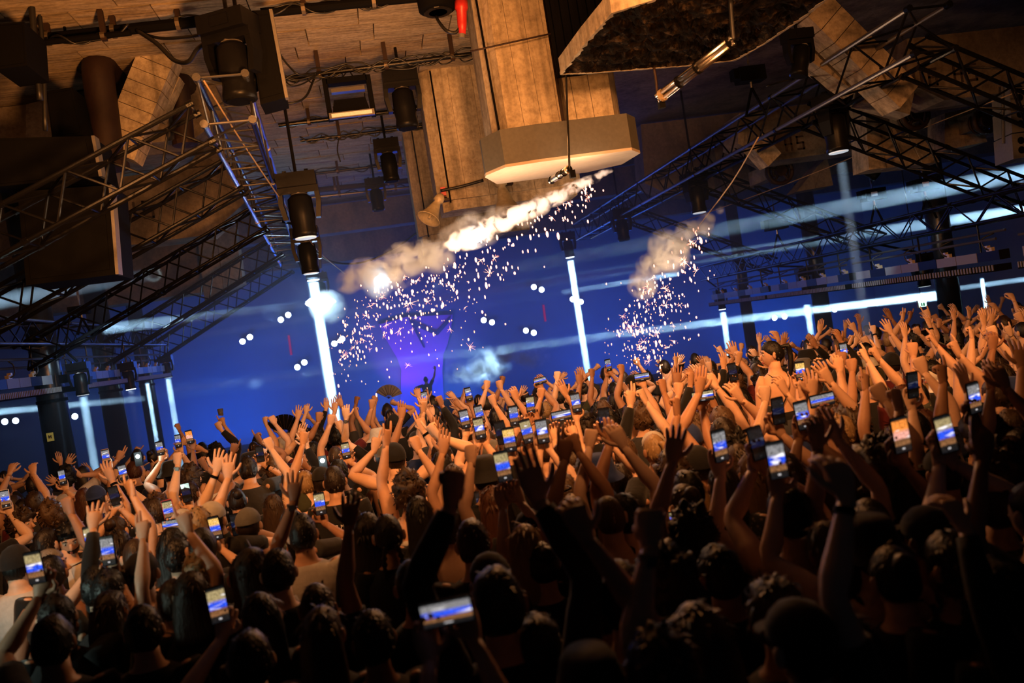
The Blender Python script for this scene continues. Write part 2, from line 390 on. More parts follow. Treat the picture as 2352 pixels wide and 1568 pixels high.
# ---- transverse concrete beams with stencilled letters (right bay, left bay)
SEG = {'H': [(0, 0, 0, 2), (1, 0, 1, 2), (0, 1, 1, 1)], '5': [(1, 2, 0, 2), (0, 2, 0, 1), (0, 1, 1, 1), (1, 1, 1, 0), (1, 0, 0, 0)],
       'S': [(1, 2, 0, 2), (0, 2, 0, 1), (0, 1, 1, 1), (1, 1, 1, 0), (1, 0, 0, 0)],
       'U': [(0, 2, 0, 0), (0, 0, 1, 0), (1, 0, 1, 2)], '6': [(1, 2, 0, 2), (0, 2, 0, 0), (0, 0, 1, 0), (1, 0, 1, 1), (1, 1, 0, 1)],
       '0': [(0, 0, 0, 2), (0, 2, 1, 2), (1, 2, 1, 0), (1, 0, 0, 0)]}
def letters(txt, base, h, par, y):
    wl = h*.5; x = base[0]
    for ch in txt:
        if ch == ' ': x += h*.75; continue
        m = MB(); th = h*.15
        for x0, y0, x1, y1 in SEG[ch]:
            ax, az, bx, bz = x+x0*wl, base[1]+y0*h/2, x+x1*wl, base[1]+y1*h/2
            m.box(((ax+bx)/2, y, (az+bz)/2), (abs(ax-bx)+th, .008, abs(az-bz)+th))
        m.build('letter', 'paint', par); x += h*1.05
def cross_beam(x0, x1, Y, z0, z1, label, cham=.45, txt=None, pos=None, th=.2, side=1):
    t = thing('concrete_beam', ((x0+x1)/2, Y, z0), label, 'concrete beam', 'transverse beams with stencilled numbers')
    xa, xb = (x0, x1)
    if side > 0: poly = [(xa+cham, z0), (xb, z0), (xb, z1), (xa-.1, z1), (xa-.2, z0+cham)]
    else: poly = [(xa, z0), (xb-cham, z0), (xb+.2, z0+cham), (xb+.1, z1), (xa, z1)]
    MB().prism(poly, 0, .6, lambda v: (v[0], Y+v[2], v[1])).build('web', 'concrete_dark', t)
    if txt: letters(txt, pos, th, t, Y-.006)
    return t
q1 = P(2058, 200, 9.6); q1b = P(2352, 165, 9.6)
cross_beam(q1.x+.35, 17.2, 9.6, P(2130, 235, 9.6).z, P(2130, 120, 9.6).z+.2, 'nearer stencilled concrete beam reading U6 H5 under the roof on the right', .3, 'U6 H5', (P(2100, 185, 9.6).x, P(2118, 198, 9.6).z), .2)
cross_beam(P(1722, 330, 12.6).x, 17.2, 12.6, P(1830, 362, 12.6).z, P(1830, 280, 12.6).z+.25, 'farther stencilled concrete beam reading HS above the fan wheel', .35, 'HS', (P(1805, 340, 12.6).x, P(1815, 345, 12.6).z), .2)
cross_beam(P(1500, 400, 16.5).x, 17.2, 16.5, P(1700, 430, 16.5).z, CZ, 'plain concrete beam spanning the hazy far end of the right bay', .35)
cross_beam(-13.2, P(560, 560, 14.0).x, 14.0, P(320, 560, 14).z, P(320, 430, 14).z+.2, 'stencilled concrete beam reading US behind the left trusses', .5, 'US', (P(292, 500, 14).x, P(300, 505, 14).z), .26, side=-1)
cross_beam(-13.2, P(520, 640, 18.0).x, 18.0, P(330, 690, 18).z, P(330, 600, 18).z+.4, 'plain concrete beam spanning behind the farthest left truss', .5, side=-1)
cross_beam(-13.2, P(255, 120, 11.2).x+1.1, 11.2, P(330, 330, 11.2).z, CZ, 'large concrete downstand behind the rusty pipes at the left', .25, side=-1)
# right bay lit struts and cheek walls
def strut(name, a, b, wd, dp, mat, label, n=4):
    a, b = Vector(a), Vector(b); t = thing(name, b if b.z < a.z else a, label, 'concrete strut', 'diagonal concrete struts')
    d = (b-a); u = d.normalized(); s = Vector((0, 1, 0)); v = u.cross(s).normalized()
    for i in range(n):
        p = a+d*(i/n); q = a+d*((i+1)/n-.006)
        MB().add([p+v*wd/2-s*dp/2, p-v*wd/2-s*dp/2, p-v*wd/2+s*dp/2, p+v*wd/2+s*dp/2, q+v*wd/2-s*dp/2, q-v*wd/2-s*dp/2, q-v*wd/2+s*dp/2, q+v*wd/2+s*dp/2],
                 [(3, 2, 1, 0), (4, 5, 6, 7), (0, 1, 5, 4), (1, 2, 6, 5), (2, 3, 7, 6), (3, 0, 4, 7)]).build('block', mat, t)
    return t
strut('concrete_strut', P(372, 128, 10.2), P(278, 362, 10.2), .40, .35, 'column', 'pale block-marked concrete strut leaning between the rusty pipes', 9)
strut('concrete_strut', P(404, 178, 10.5), P(360, 275, 10.5), .16, .25, 'column', 'short pale strut just behind the large leaning strut', 4)
strut('concrete_strut', P(1862, 25, 9.0), P(2070, 232, 9.0), .38, .35, 'concrete', 'warm lit concrete strut crossing behind the near right truss', 7)
strut('concrete_strut', P(1850, 130, 9.4), P(1960, 205, 9.4), .20, .3, 'concrete', 'short concrete strut under the broken slab end', 4)
strut('concrete_strut', P(1728, 325, 12.2), P(1770, 372, 12.2), .30, .3, 'concrete', 'stub of a concrete strut at the end of the HS beam', 2)
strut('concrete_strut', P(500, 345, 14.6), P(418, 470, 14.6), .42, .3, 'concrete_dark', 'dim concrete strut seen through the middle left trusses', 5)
strut('concrete_strut', P(1975, 210, 9.9), P(2080, 240, 9.9), .36, .3, 'concrete', 'lit chamfered beam end below the near right truss', 2)
def panelled(name, px, Y, mat, label, n, th=.4):
    """upright concrete cheek between four pixels, split into boards"""
    (xa, ya), (xb, yb), (xc, yc), (xd, yd) = px          # top-left, top-right, bottom-right, bottom-left
    A, B, D, E = P(xa, ya, Y), P(xb, yb, Y), P(xc, yc, Y), P(xd, yd, Y)
    t = thing(name, E, label, 'concrete cheek wall', 'concrete cheek walls')
    for i in range(n):
        f0, f1 = i/n, (i+1)/n-.012
        a, b, c, d = A.lerp(B, f0), A.lerp(B, f1), E.lerp(D, f1), E.lerp(D, f0)
        s = Vector((0, th, 0)); o = Vector((0, rnd.uniform(-.01, .01), 0))
        MB().add([a+o, b+o, c+o, d+o, a+s, b+s, c+s, d+s], [(3, 2, 1, 0), (4, 5, 6, 7), (0, 1, 5, 4), (1, 2, 6, 5), (2, 3, 7, 6), (3, 0, 4, 7)]).build('panel', mat, t)
    return t
panelled('cheek_wall', ((1985, 215), (2065, 235), (2160, 372), (1995, 390)), 11.0, 'concrete', 'boarded concrete cheek wall under the lit beam end', 4)
panelled('cheek_wall', ((2170, 260), (2240, 245), (2270, 325), (2170, 345)), 11.4, 'concrete', 'boarded cheek wall with a switch box right of the fan wheel', 2)
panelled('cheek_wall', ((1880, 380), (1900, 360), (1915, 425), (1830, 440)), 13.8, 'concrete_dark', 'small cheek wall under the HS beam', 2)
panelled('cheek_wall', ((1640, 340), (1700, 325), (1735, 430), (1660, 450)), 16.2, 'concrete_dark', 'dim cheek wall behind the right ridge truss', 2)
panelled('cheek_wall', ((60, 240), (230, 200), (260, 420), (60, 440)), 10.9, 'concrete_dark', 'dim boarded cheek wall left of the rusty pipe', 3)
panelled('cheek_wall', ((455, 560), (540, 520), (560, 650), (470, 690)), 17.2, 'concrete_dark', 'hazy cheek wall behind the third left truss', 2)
# fan / valve wheels
def wheel(px, py, Y, r, label):
    c = P(px, py, Y); t = thing('flywheel', c-Vector((0, 0, r)), label, 'wheel', 'spoked wheels under the beams')
    rg = [c+Vector((math.cos(a)*r, 0, math.sin(a)*r)) for a in [i*math.pi/14 for i in range(29)]]
    MB().tube(rg, .035, 8).build('rim', 'rust', t, True)
    MB().tube([c+Vector((math.cos(a)*r*.94, .12, math.sin(a)*r*.94)) for a in [i*math.pi/14 for i in range(29)]], .02, 6).build('rim', 'rust', t, True)
    MB().lathe(c-Vector((0, .06, 0)), (0, 1, 0), [(0, .1), (.15, .1)], 14).build('hub', 'rust', t)
    for k in range(5):
        a = k*2*math.pi/5+.3; bar('spoke', c, c+Vector((math.cos(a)*r, 0, math.sin(a)*r)), .022, 'rust', t)
    MB().box(c+Vector((0, .5, r*.2)), (.25, .9, .25)).build('housing', 'concrete_dark', t)
wheel(2102, 262, 10.6, .20, 'rusty spoked wheel below the U6 H5 beam')
wheel(1792, 392, 13.4, .22, 'rusty spoked wheel below the HS beam')
wheel(2262, 278, 11.0, .17, 'dark half-hidden wheel beside the cheek wall switch box')
# rusty vertical pipes with elbows at the left
def pipe(pts, r, label, mat='rust', name='rusty_pipe'):
    t = thing(name, Vector(pts[-1]), label, 'pipe', None)
    MB().tube(curve(pts, 6), r, 14).build('barrel', mat, t, True)
    p = Vector(pts[-1]); MB().lathe(p-Vector((0, 0, .02)), (0, 0, 1), [(0, r*1.25), (.06, r*1.25)], 14).build('flange', mat, t)
    return t
pipe([P(222, 140, 10.0)+Vector((0, .9, .05)), P(222, 140, 10.0)+Vector((0, .3, .05)), P(225, 155, 10), P(236, 250, 10), P(252, 385, 10)], .17, 'thick dark rusty pipe bending down at the left of the pale strut')
pipe([P(412, 180, 10.8)+Vector((0, .6, .03)), P(414, 185, 10.8), P(418, 250, 10.8), P(425, 330, 10.8)], .12, 'thinner rusty pipe just right of the pale strut')
# ---- black steel pillars
def pillar(px, py, Y, r, label, lab=None):
    b = P(px, py, Y)
    t = thing('steel_pillar', (b.x, Y, 0), label, 'pillar', 'black steel pillars')
    MB().lathe((b.x, Y, 0), (0, 0, 1), [(0, r), (CZ-.3, r)], 24).build('shaft', 'pillar', t, True)
    MB().lathe((b.x, Y, 0), (0, 0, 1), [(0, r*1.5), (.03, r*1.5)], 20).build('foot_plate', 'steel', t)
    MB().lathe((b.x, Y, CZ-.3), (0, 0, 1), [(0, r*1.35), (.3, r*1.35)], 20).build('head_plate', 'steel', t)
    MB().lathe((b.x, Y, 2.62), (0, 0, 1), [(0, r*1.06), (.05, r*1.06)], 24).build('strap', 'black', t)
    return t, b
tp, b = pillar(133, 1000, 13.9, .212, 'black steel pillar with a small yellow sticker, nearest on the left side')
for k, (dx, dz, sx, sz) in enumerate(((0, 0, .075, .09), )):
    s = P(127, 1000, 13.9); an = -.15
    MB().box((b.x-.03, 13.9-.218, s.z), (.10, .006, .13)).build('sticker', plain('yellow_sticker', (.55, .42, .08), .6), tp)
    MB().box((b.x-.045, 13.9-.224, s.z+.005), (.012, .004, .05)).build('sticker_mark', 'black', tp); MB().box((b.x-.015, 13.9-.224, s.z+.005), (.012, .004, .05)).build('sticker_mark', 'black', tp)
    MB().box((b.x-.03, 13.9-.224, s.z+.005), (.03, .004, .014)).build('sticker_mark', 'black', tp)
pillar(268, 980, 17.4, .21, 'second black steel pillar on the left, plain and wrapped in haze')
pillar(345, 930, 20.6, .17, 'third steel pillar on the left, behind the hanging moving heads')
pillar(1898, 780, 17.4, .185, 'black steel pillar behind the woman on shoulders')
pillar(2185, 720, 13.5, .2, 'glossy black steel pillar beside the lit exit sign')
pillar(1725, 780, 21.5, .16, 'thin hazy steel pillar farthest on the right side')
# ================================================================ rigging
def truss(A, B, w, h, label, bays, chord='steel', brace='steel', cr=.026, br=.013, group='lighting trusses', chords=None):
    A, B = Vector(A), Vector(B); u = (B-A).normalized(); s = u.cross(Vector((0, 0, 1))).normalized(); v = s.cross(u)
    t = thing('truss', A, label, 'truss', group)
    cor = [s*(i*w/2)+v*(j*h/2) for i, j in ((-1, -1), (1, -1), (1, 1), (-1, 1))]
    for k, c in enumerate(cor): bar('chord', A+c, B+c, cr, (chords[k] if chords else chord), t, 10)
    L = (B-A).length
    for k in range(4):
        a, b = cor[k], cor[(k+1) % 4]
        for i in range(bays):
            p, q = A+u*(L*i/bays), A+u*(L*(i+1)/bays)
            if (i+k) % 2: bar('brace', p+a, q+b, br, brace, t, 6)
            else: bar('brace', p+b, q+a, br, brace, t, 6)
    for i in range(0, bays+1, 2):
        p = A+u*(L*i/bays)
        for k in (0, 2): bar('cross_bar', p+cor[k], p+cor[(k+1) % 4], br, brace, t, 6)
        for c in cor: MB().lathe(p+c-u*.03, u, [(0, cr*1.35), (.06, cr*1.35)], 8).build('collar', brace, t) if i % 6 == 0 else None
    return t
Z = lambda z: H+z
truss((-1.04, 7.75, Z(2.42)), (-1.80, 19.8, Z(2.42)), .42, .42, 'ridge truss with bright tube ends running away on the left', 26, 'steel', 'dull_alu', .028, .012, chords=['chrome', 'steel', 'chrome', 'steel'])
truss((5.92, 7.6, Z(2.30)), (5.92, 22.5, Z(2.30)), .45, .45, 'ridge truss with warm lit tubes running away on the right', 30, 'dull_alu', 'steel', .028, .013, chords=['dull_alu', 'steel', 'dull_alu', 'dull_alu'])
nm = ['nearest', 'second', 'third', 'fourth', 'farthest']
for i, (Y, b) in enumerate(((7.6, 14), (9.7, 14), (12.7, 13), (16.0, 12), (19.3, 12))):
    truss((-1.25-.05*(Y-8), Y, Z(2.15)), (-5.0, Y, Z(.62)), .30, .36, f'{nm[i]} sloping side truss coming down from the left ridge', b, 'steel', 'steel', .024, .012, 'sloping side trusses')
for i, (Y, b) in enumerate(((8.2, 12), (10.4, 12), (14.6, 11), (19.0, 10))):
    truss((6.15, Y, Z(2.2)), (9.6, Y, Z(.45)), .30, .36, f'{("nearest", "second", "third", "farthest")[i]} sloping side truss coming down from the right ridge', b, 'steel', 'steel', .024, .012, 'sloping side trusses')
truss((-5.0, 5.5, Z(.98)), (-5.0, 19.9, Z(.98)), .34, .34, 'low lighting truss over the left edge of the crowd', 30, 'dull_alu', 'steel', .024, .011, 'low trusses')
truss((8.4, 5.5, Z(.56)), (8.4, 20.2, Z(.56)), .36, .34, 'low lighting truss over the right edge of the crowd', 34, 'steel', 'steel', .024, .011, 'low trusses')
# ---- batten lights under the low trusses
def batten(x, y0, y1, zt, label, n, side):
    t = thing('batten_light', (x, y0, Z(zt)), label, 'stage light', 'long batten lights under the low trusses')
    L = (y1-y0)/n
    for j, (dx, dz) in enumerate(((.06, .22), (-.1, .12))):
        bar('hanging_rail', (x+dx, y0, Z(zt+dz+.1)), (x+dx, y1, Z(zt+dz+.1)), .018, 'dull_alu', t)
    for f in (.12, .5, .88):
        y = y0+(y1-y0)*f; bar('hanger', (x-.02, y, Z(zt)), (x-.02, y, H+(.84 if side < 0 else .42)), .014, 'steel', t)
    for i in range(n):
        c = y0+L*(i+.5)
        putbox('housing', (x, c, Z(zt)), (.16, L-.012, .13), 'grey' if i % 3 else 'blackgloss', t)
        putbox('lamp_tray', (x-side*.05, c, Z(zt-.17)), (.26, L-.01, .09), 'black', t)
        m = MB()
        for k in range(7): m.box((x-side*.185, c-L*.42+k*L*.14, Z(zt-.16)), (.012, L*.055, .075))
        o = m.build('grille', 'grey', t); o['kind'] = 'stuff'
        if i % 2 == 0:
            MB().box((x-side*.03, c, Z(zt+.09)), (.05, .10, .05)).box((x-side*.03, c+.05, Z(zt+.12)), (.05, .05, .05)).build('clamp', 'clamp', t)
            MB().tube(curve([(x+.06, c, Z(zt+.3)), (x-side*.09, c+.06, Z(zt+.24)), (x-side*.10, c+.02, Z(zt+.12)), (x-side*.03, c, Z(zt+.07))], 4), .010, 5).build('cable_loop', 'cable', t, True)
    return t
B3 = ((10.2, 13.2), (13.8, 16.4), (16.9, 19.6))
for i, (a, b) in enumerate(B3):
    batten(-4.95, a, b, .28, f'{("nearest", "middle", "farthest")[i]} long batten light under the left low truss', 8, -1)
    batten(8.3, a-.3, b+.1, -.08, f'{("nearest", "middle", "farthest")[i]} long batten light under the right low truss', 8, 1)
batten(-4.95, 7.0, 9.8, .28, 'batten light of the left low truss cut by the picture edge', 8, -1)
batten(8.3, 7.0, 9.5, -.08, 'batten light of the right low truss cut by the picture edge', 8, 1)
# ---- moving heads
def moving_head(top, s, label, aim=(0, 0, -1), col='blackgloss', lens='lens', group='moving head lamps', tail='grey', facing=0, hang=None):
    top = Vector(top); t = thing('moving_head', top-Vector((0, 0, .95*s)), label, 'stage light', group)
    q = Matrix.Rotation(facing, 3, 'Z')
    def T(x, y, z): return top + q @ Vector((x*s, y*s, z*s))
    MB().box(T(0, 0, -.12), (.50*s, .34*s, .18*s), q).box(T(0, -.172, -.12), (.20*s, .012*s, .10*s), q).build('base', col, t)
    if hang: bar('drop_pipe', top, hang, .02, 'steel', t)
    MB().box(T(-.14, 0, -.015), (.05*s, .08*s, .07*s), q).box(T(.14, 0, -.015), (.05*s, .08*s, .07*s), q).build('clamp', 'steel', t)
    y = MB(); y.box(T(0, 0, -.25), (.52*s, .20*s, .09*s), q)
    for e in (-1, 1): y.add(*_arm(T, e, s))
    y.build('yoke', col, t)
    a = Vector(aim).normalized(); c = T(0, 0, -.56)
    MB().lathe(c-a*.26*s, a, [(0, .10*s), (.05*s, .155*s), (.30*s, .165*s), (.42*s, .15*s), (.50*s, .165*s), (.56*s, .165*s)], 18).build('head', col, t, True)
    MB().lathe(c+a*.295*s, a, [(0, .14*s), (.02*s, .135*s)], 18).build('lens', lens, t)
    MB().lathe(c-a*.30*s, a, [(0, .09*s), (.04*s, .11*s)], 14).build('rear_cap', tail, t)
    return t
def _arm(T, e, s):
    vs = [T(e*x, y, z) for z, x, h in ((-.24, .26, .10), (-.42, .27, .09), (-.62, .235, .07)) for x, y in ((x, -h), (x-.06, -h), (x-.06, h), (x, h))]
    fs = []
    for k in range(2): fs += [(k*4+i, k*4+(i+1) % 4, k*4+4+(i+1) % 4, k*4+4+i) for i in range(4)]
    return vs, fs+[(3, 2, 1, 0), (8, 9, 10, 11)]
def head_at(px, py, Y, s, label, **k):
    p = P(px, py, Y); hg = (p.x, p.y, CZ+.14)
    if p.x < -3.5: hg = (-4.83, p.y, H+.82)
    elif p.x > 7 and p.z < H+.6: hg = (8.22, p.y, H+.40)
    elif 4.8 < p.x < 7 and p.z < H+2.1: hg = (5.9, p.y, H+2.08)
    elif -2.6 < p.x < -.5 and p.z < H+2.2: hg = (-1.04-.063*(p.y-7.75)+.15, p.y, H+2.22)
    return moving_head(p, s, label, hang=hg if hg[2] > p.z+.02 else None, **k)
DK = dict(lens='black')
head_at(915, 158, 10.6, .88, 'black moving head with round barrel hanging left of the nearest column', **DK)
head_at(884, 318, 13.4, .80, 'second black moving head behind the round one, over the pipes', **DK)
head_at(858, 408, 16.2, .74, 'farthest ceiling moving head, fading into blue haze', **DK)
head_at(1906, 215, 9.9, .88, 'large moving head with silver sides hanging from the right ridge truss', col='blackgloss', tail='grey', facing=.5)
head_at(1592, 395, 14.6, .88, 'moving head hanging from the right ridge behind the pyro smoke', facing=.3)
head_at(1422, 478, 18.2, .86, 'dark moving head hanging farther along the right ridge', **DK)
head_at(1300, 532, 21.5, .80, 'far moving head on the right ridge shining a bright beam down', lens='lens_on')
head_at(678, 395, 10.5, .95, 'large moving head on the left ridge just below the bright tube')
head_at(697, 520, 13.6, .88, 'second moving head along the left ridge truss')
head_at(706, 560, 17.0, .85, 'third moving head along the left ridge truss, beam shining down', lens='lens_on')
head_at(730, 625, 19.5, .8, 'farthest moving head on the left ridge truss by the white flash', **DK)
head_at(520, 30, 8.0, .95, 'big black moving head on top of the left ridge truss end', facing=-.4, **DK)
head_at(556, 110, 8.3, .5, 'small black lamp folded under the big moving head', facing=.6, aim=(.5, -.5, -1), **DK)
head_at(1828, 68, 8.8, .62, 'black spotlight tucked under the broken slab end', aim=(-.3, 0, -1), **DK)
head_at(1985, 340, 12.2, .62, 'small dark lamp hanging below the second right side truss', aim=(.6, -.2, -.6), **DK)
head_at(178, 830, 13.5, .60, 'moving head in the first gap of the left batten lights', tail='wlabel')
head_at(290, 830, 16.7, .62, 'moving head in the second gap of the left batten lights', tail='wlabel', lens='lens_on')
head_at(378, 815, 19.8, .60, 'moving head past the end of the left batten lights', tail='wlabel')
head_at(1845, 612, 16.5, .66, 'moving head in the far gap of the right batten lights', lens='lens_on')
head_at(2112, 580, 12.6, .66, 'moving head in the near gap of the right batten lights')
head_at(1652, 664, 19.9, .60, 'moving head past the end of the right batten lights', lens='lens_on')
# wide strobe with a frame
def strobe(px, py, Y, s, label):
    c = P(px, py, Y); t = thing('strobe_light', c-Vector((0, 0, .5*s)), label, 'stage light')
    MB().box(c, (.50*s, .16*s, .07*s)).build('top_bar', 'black', t)
    for e in (-1, 1): MB().box(c+Vector((e*.27*s, 0, -.22*s)), (.06*s, .16*s, .50*s)).build('side_arm', 'black', t)
    MB().box(c+Vector((0, .05, -.10*s)), (.42*s, .1*s, .05*s)).build('rear_rail', 'dull_alu', t)
    MB().box(c+Vector((0, 0, -.34*s)), (.46*s, .26*s, .17*s), taper=.85).build('body', 'black', t)
    MB().box(c+Vector((0, -.14*s, -.46*s)), (.56*s, .05*s, .075*s)).build('front_frame', 'dull_alu', t)
    MB().box(c+Vector((0, -.17*s, -.46*s)), (.50*s, .01*s, .045*s)).build('reflector', 'wlabel', t)
strobe(796, 186, 10.4, .98, 'wide framed strobe with a pale front bar hanging left of the round moving head')
# ---- ceiling pipes and cables
def ceil_pipe(p0, p1, z, r, label, mat='steel', hangers=2, cables=0):
    a, b = PZ(*p0, z), PZ(*p1, z); t = thing('ceiling_pipe', a, label, 'pipe', 'pipes under the ceiling')
    bar('barrel', a, b, r, mat, t, 12)
    for i in range(hangers):
        p = a.lerp(b, (i+.6)/hangers); putbox('hanger', p+Vector((0, 0, (CZ-z)/2)), (.05, .05, CZ-z+.1), 'rust', t)
        MB().lathe(p-Vector((.03, 0, 0)), (1, 0, 0), [(0, r*1.35), (.04, r*1.35)], 10).build('clamp', 'clampdark', t)
    for c in range(cables):
        pts = []; n = 12
        for i in range(n+1):
            q = a.lerp(b, i/n); pts.append(q+Vector((0, rnd.uniform(-.05, .05), rnd.uniform(-.07, .08))))
        MB().tube(curve(pts, 4), .011, 5).build('cable', 'cable', t, True)
    return t
ceil_pipe((20, 98), (470, 48), 6.25, .055, 'thick black pipe running to the big moving head at the top left', 'black', 3, 1)
ceil_pipe((-10, 110), (300, 75), 6.15, .03, 'thinner black pipe just under the thick one at the top left', 'black', 2, 1)
ceil_pipe((600, 30), (1080, -18), 6.3, .05, 'thick black pipe along the top edge of the picture', 'black', 3, 2)
ceil_pipe((640, 182), (1100, 122), 6.12, .03, 'cable-wrapped pipe carrying the strobe and the round moving head', 'steel', 3, 5)
ceil_pipe((640, 288), (985, 246), 6.2, .035, 'plain pipe just below the strobe light', 'steel', 3, 1)
ceil_pipe((690, 324), (985, 288), 6.15, .025, 'cable-wrapped pipe carrying the second moving head', 'steel', 2, 4)
ceil_pipe((690, 402), (970, 370), 6.2, .025, 'thin pipe where the ceiling turns blue', 'steel', 2, 2)
ceil_pipe((695, 440), (940, 415), 6.15, .06, 'fat reddish pipe in the blue part of the ceiling', 'rust', 2, 0)
ceil_pipe((700, 455), (960, 428), 6.0, .03, 'slim pipe in front of the dark far end of the ceiling', 'dull_alu', 2, 1)
for i, (dx, lb) in enumerate(((0, 'bluish conduit running away along the ceiling boards, first of a pair'), (14, 'bluish conduit running away along the ceiling boards, second of a pair'))):
    a, b = PZ(925+dx, -20, 6.5), PZ(856+dx*.5, 320, 6.5); t = thing('conduit', a, lb, 'pipe', 'pair of conduits')
    n = 6
    for k in range(n): bar('length', a.lerp(b, k/n), a.lerp(b, (k+.97)/n), .022, 'dull_alu', t)
def cable(pts, r, label, mat='cable', name='cable', n=6, cat='cable'):
    o = MB().tube(curve(pts, n), r, 6).build(name, mat, None, True, origin=pts[0]); tag(o, label, cat); return o
cable([P(100, 85, 9), P(160, 98, 9), P(240, 88, 9), P(300, 72, 9), P(370, 88, 8.8), P(450, 82, 8.5), P(480, 70, 8.2)], .016, 'black cable sagging gently under the thick top left pipe')
cable([P(315, 70, 8.8), P(360, 100, 8.6), P(400, 138, 8.5), P(432, 142, 8.4), P(452, 115, 8.3), P(472, 98, 8.2)], .022, 'thick black cable drooping into a loop beside the big moving head')
cable([P(640, 120, 10), P(662, 150, 10), P(690, 172, 10), P(735, 165, 10.4)], .012, 'thin loose cable loop beside the tall black cabinet')
cable([P(640, 238, 10), P(680, 235, 10), P(705, 218, 10.2), P(722, 180, 10.5), P(738, 162, 10.5)], .014, 'hanging cable curving up to the strobe pipe')
cable([P(640, 190, 10), P(670, 198, 10), P(700, 190, 10.2), P(738, 165, 10.4)], .010, 'short slack cable left of the strobe light')
cable([P(778, 318, 13.2), P(775, 345, 13.2), P(782, 372, 13.2)], .012, 'short cable end dangling below the ceiling pipes')
cable([P(722, 575, 16), P(765, 602, 16.5), P(830, 603, 17), P(900, 575, 17), P(965, 530, 16)], .022, 'long dark cable swag hanging from the farthest column')
cable([P(1012, 438, 11.5), P(1060, 428, 11.5), P(1110, 414, 11.4)], .022, 'black pipe run fixed low across the middle column')
cable([P(468, 185, 7.6), P(555, 325, 8.6), P(660, 480, 11), P(730, 575, 14), P(792, 628, 16)], .009, 'taut tan rope crossing the left ridge truss', 'wire', 'rope', 4, 'rope')
cable([P(2352, 205, 9), P(2080, 310, 11), P(1800, 425, 13.5), P(1480, 540, 18)], .008, 'thin taut wire crossing the right half under the roof', 'wire', 'wire', 3, 'wire')
cable([P(1742, 315, 9.5), P(1680, 420, 10.5), P(1600, 525, 12)], .010, 'taut tan rope going down into the right pyro smoke', 'wire', 'rope', 3, 'rope')
cable([P(1300, 172, 7.85), P(1303, 260, 7.7), P(1306, 330, 7.55), P(1308, 390, 7.5)], .011, 'thin black cable hanging down in front of the nearest column')
cable([P(1080, 118, 8.35), P(1180, 96, 8.3), P(1272, 76, 8.35)], .009, 'brown wire stretched across the nearest column face', 'rust', 'wire', 3, 'wire')
cable([P(145, 0, 9), P(146, 40, 9), P(150, 78, 9)], .014, 'black drop rod from the ceiling to the thick pipe', 'black', 'rod', 3, 'rod')
cable([P(72, 0, 8.5), P(80, 110, 8.5), P(92, 230, 8.5)], .03, 'thick black vertical cable at the top left corner')
cable([P(88, 0, 8.7), P(98, 120, 8.7), P(104, 300, 8.7)], .022, 'second thinner black vertical cable at the top left corner')
cable([P(60, 30, 9.3), P(115, 32, 9.3), P(140, 62, 9.3)], .02, 'bent dark conduit at the top left corner')
cable([P(1950, 165, 9.8), P(1830, 180, 10), P(1760, 198, 10)], .012, 'black cable slung beside the black spotlight')
for k in range(9):
    a = (650+k*50, 176-k*6.3)
    t0 = rnd.uniform(8, 22)
    cable([P(a[0], a[1], 10.5), P(a[0]+14, a[1]+t0, 10.45), P(a[0]+34, a[1]+t0*.7, 10.45), P(a[0]+52, a[1]-6, 10.5)], .009, f'{("first","second","third","fourth","fifth","sixth","seventh","eighth","ninth")[k]} cable loop along the strobe pipe from the cabinet end')
# small iron hooks in the ceiling boards
for i, (x, y) in enumerate(((728, 45), (862, 45), (895, 40), (850, 72), (888, 72), (826, 222))):
    p = PZ(x, y, 6.52); o = MB().tube(curve([p+Vector((0, 0, .1)), p, p+Vector((.05, 0, -.05)), p+Vector((.1, 0, -.04)), p+Vector((.11, 0, -.10))], 4), .010, 5).build('ceiling_hook', 'rust', None, True, origin=p)
    tag(o, f'small bent iron ceiling hook, {("first", "second", "third", "fourth", "fifth", "sixth")[i]} from the top edge pipe', 'hook', 'iron hooks in the ceiling')
# top fixture cut by the frame, red connector
c = P(1005, 22, 8.8); t = thing('fan_lamp', c, 'round black fan-cooled lamp cut by the top picture edge', 'stage light')
MB().lathe(c-Vector((0, 0, .02)), (0, 0, 1), [(0, .17), (.02, .20), (.30, .21), (.5, .18)], 22).build('housing', 'black', t, True)
for k in range(3): MB().lathe(c-Vector((0, 0, .035)), (0, 0, 1), [(0, .05+.05*k), (.01, .055+.05*k)], 18).build('grille_ring', 'blackgloss', t)
c = P(1058, 52, 8.6); t = thing('power_connector', c, 'red industrial power connector hanging beside the nearest column', 'connector')
MB().lathe(c-Vector((0, 0, .12)), (.12, 0, 1), [(0, .035), (.10, .05), (.24, .055), (.26, .07), (.34, .07)], 14).build('shell', 'red', t, True)
MB().lathe(c-Vector((.012, 0, .16)), (.12, 0, 1), [(0, .03), (.04, .034)], 12).build('gland', 'grey', t)
cable([P(1056, 65, 8.6), P(1045, 75, 8.6), P(1025, 70, 8.6), P(1008, 50, 8.7), P(1002, 38, 8.8)], .018, 'black cable looping from the red connector up to the round lamp')
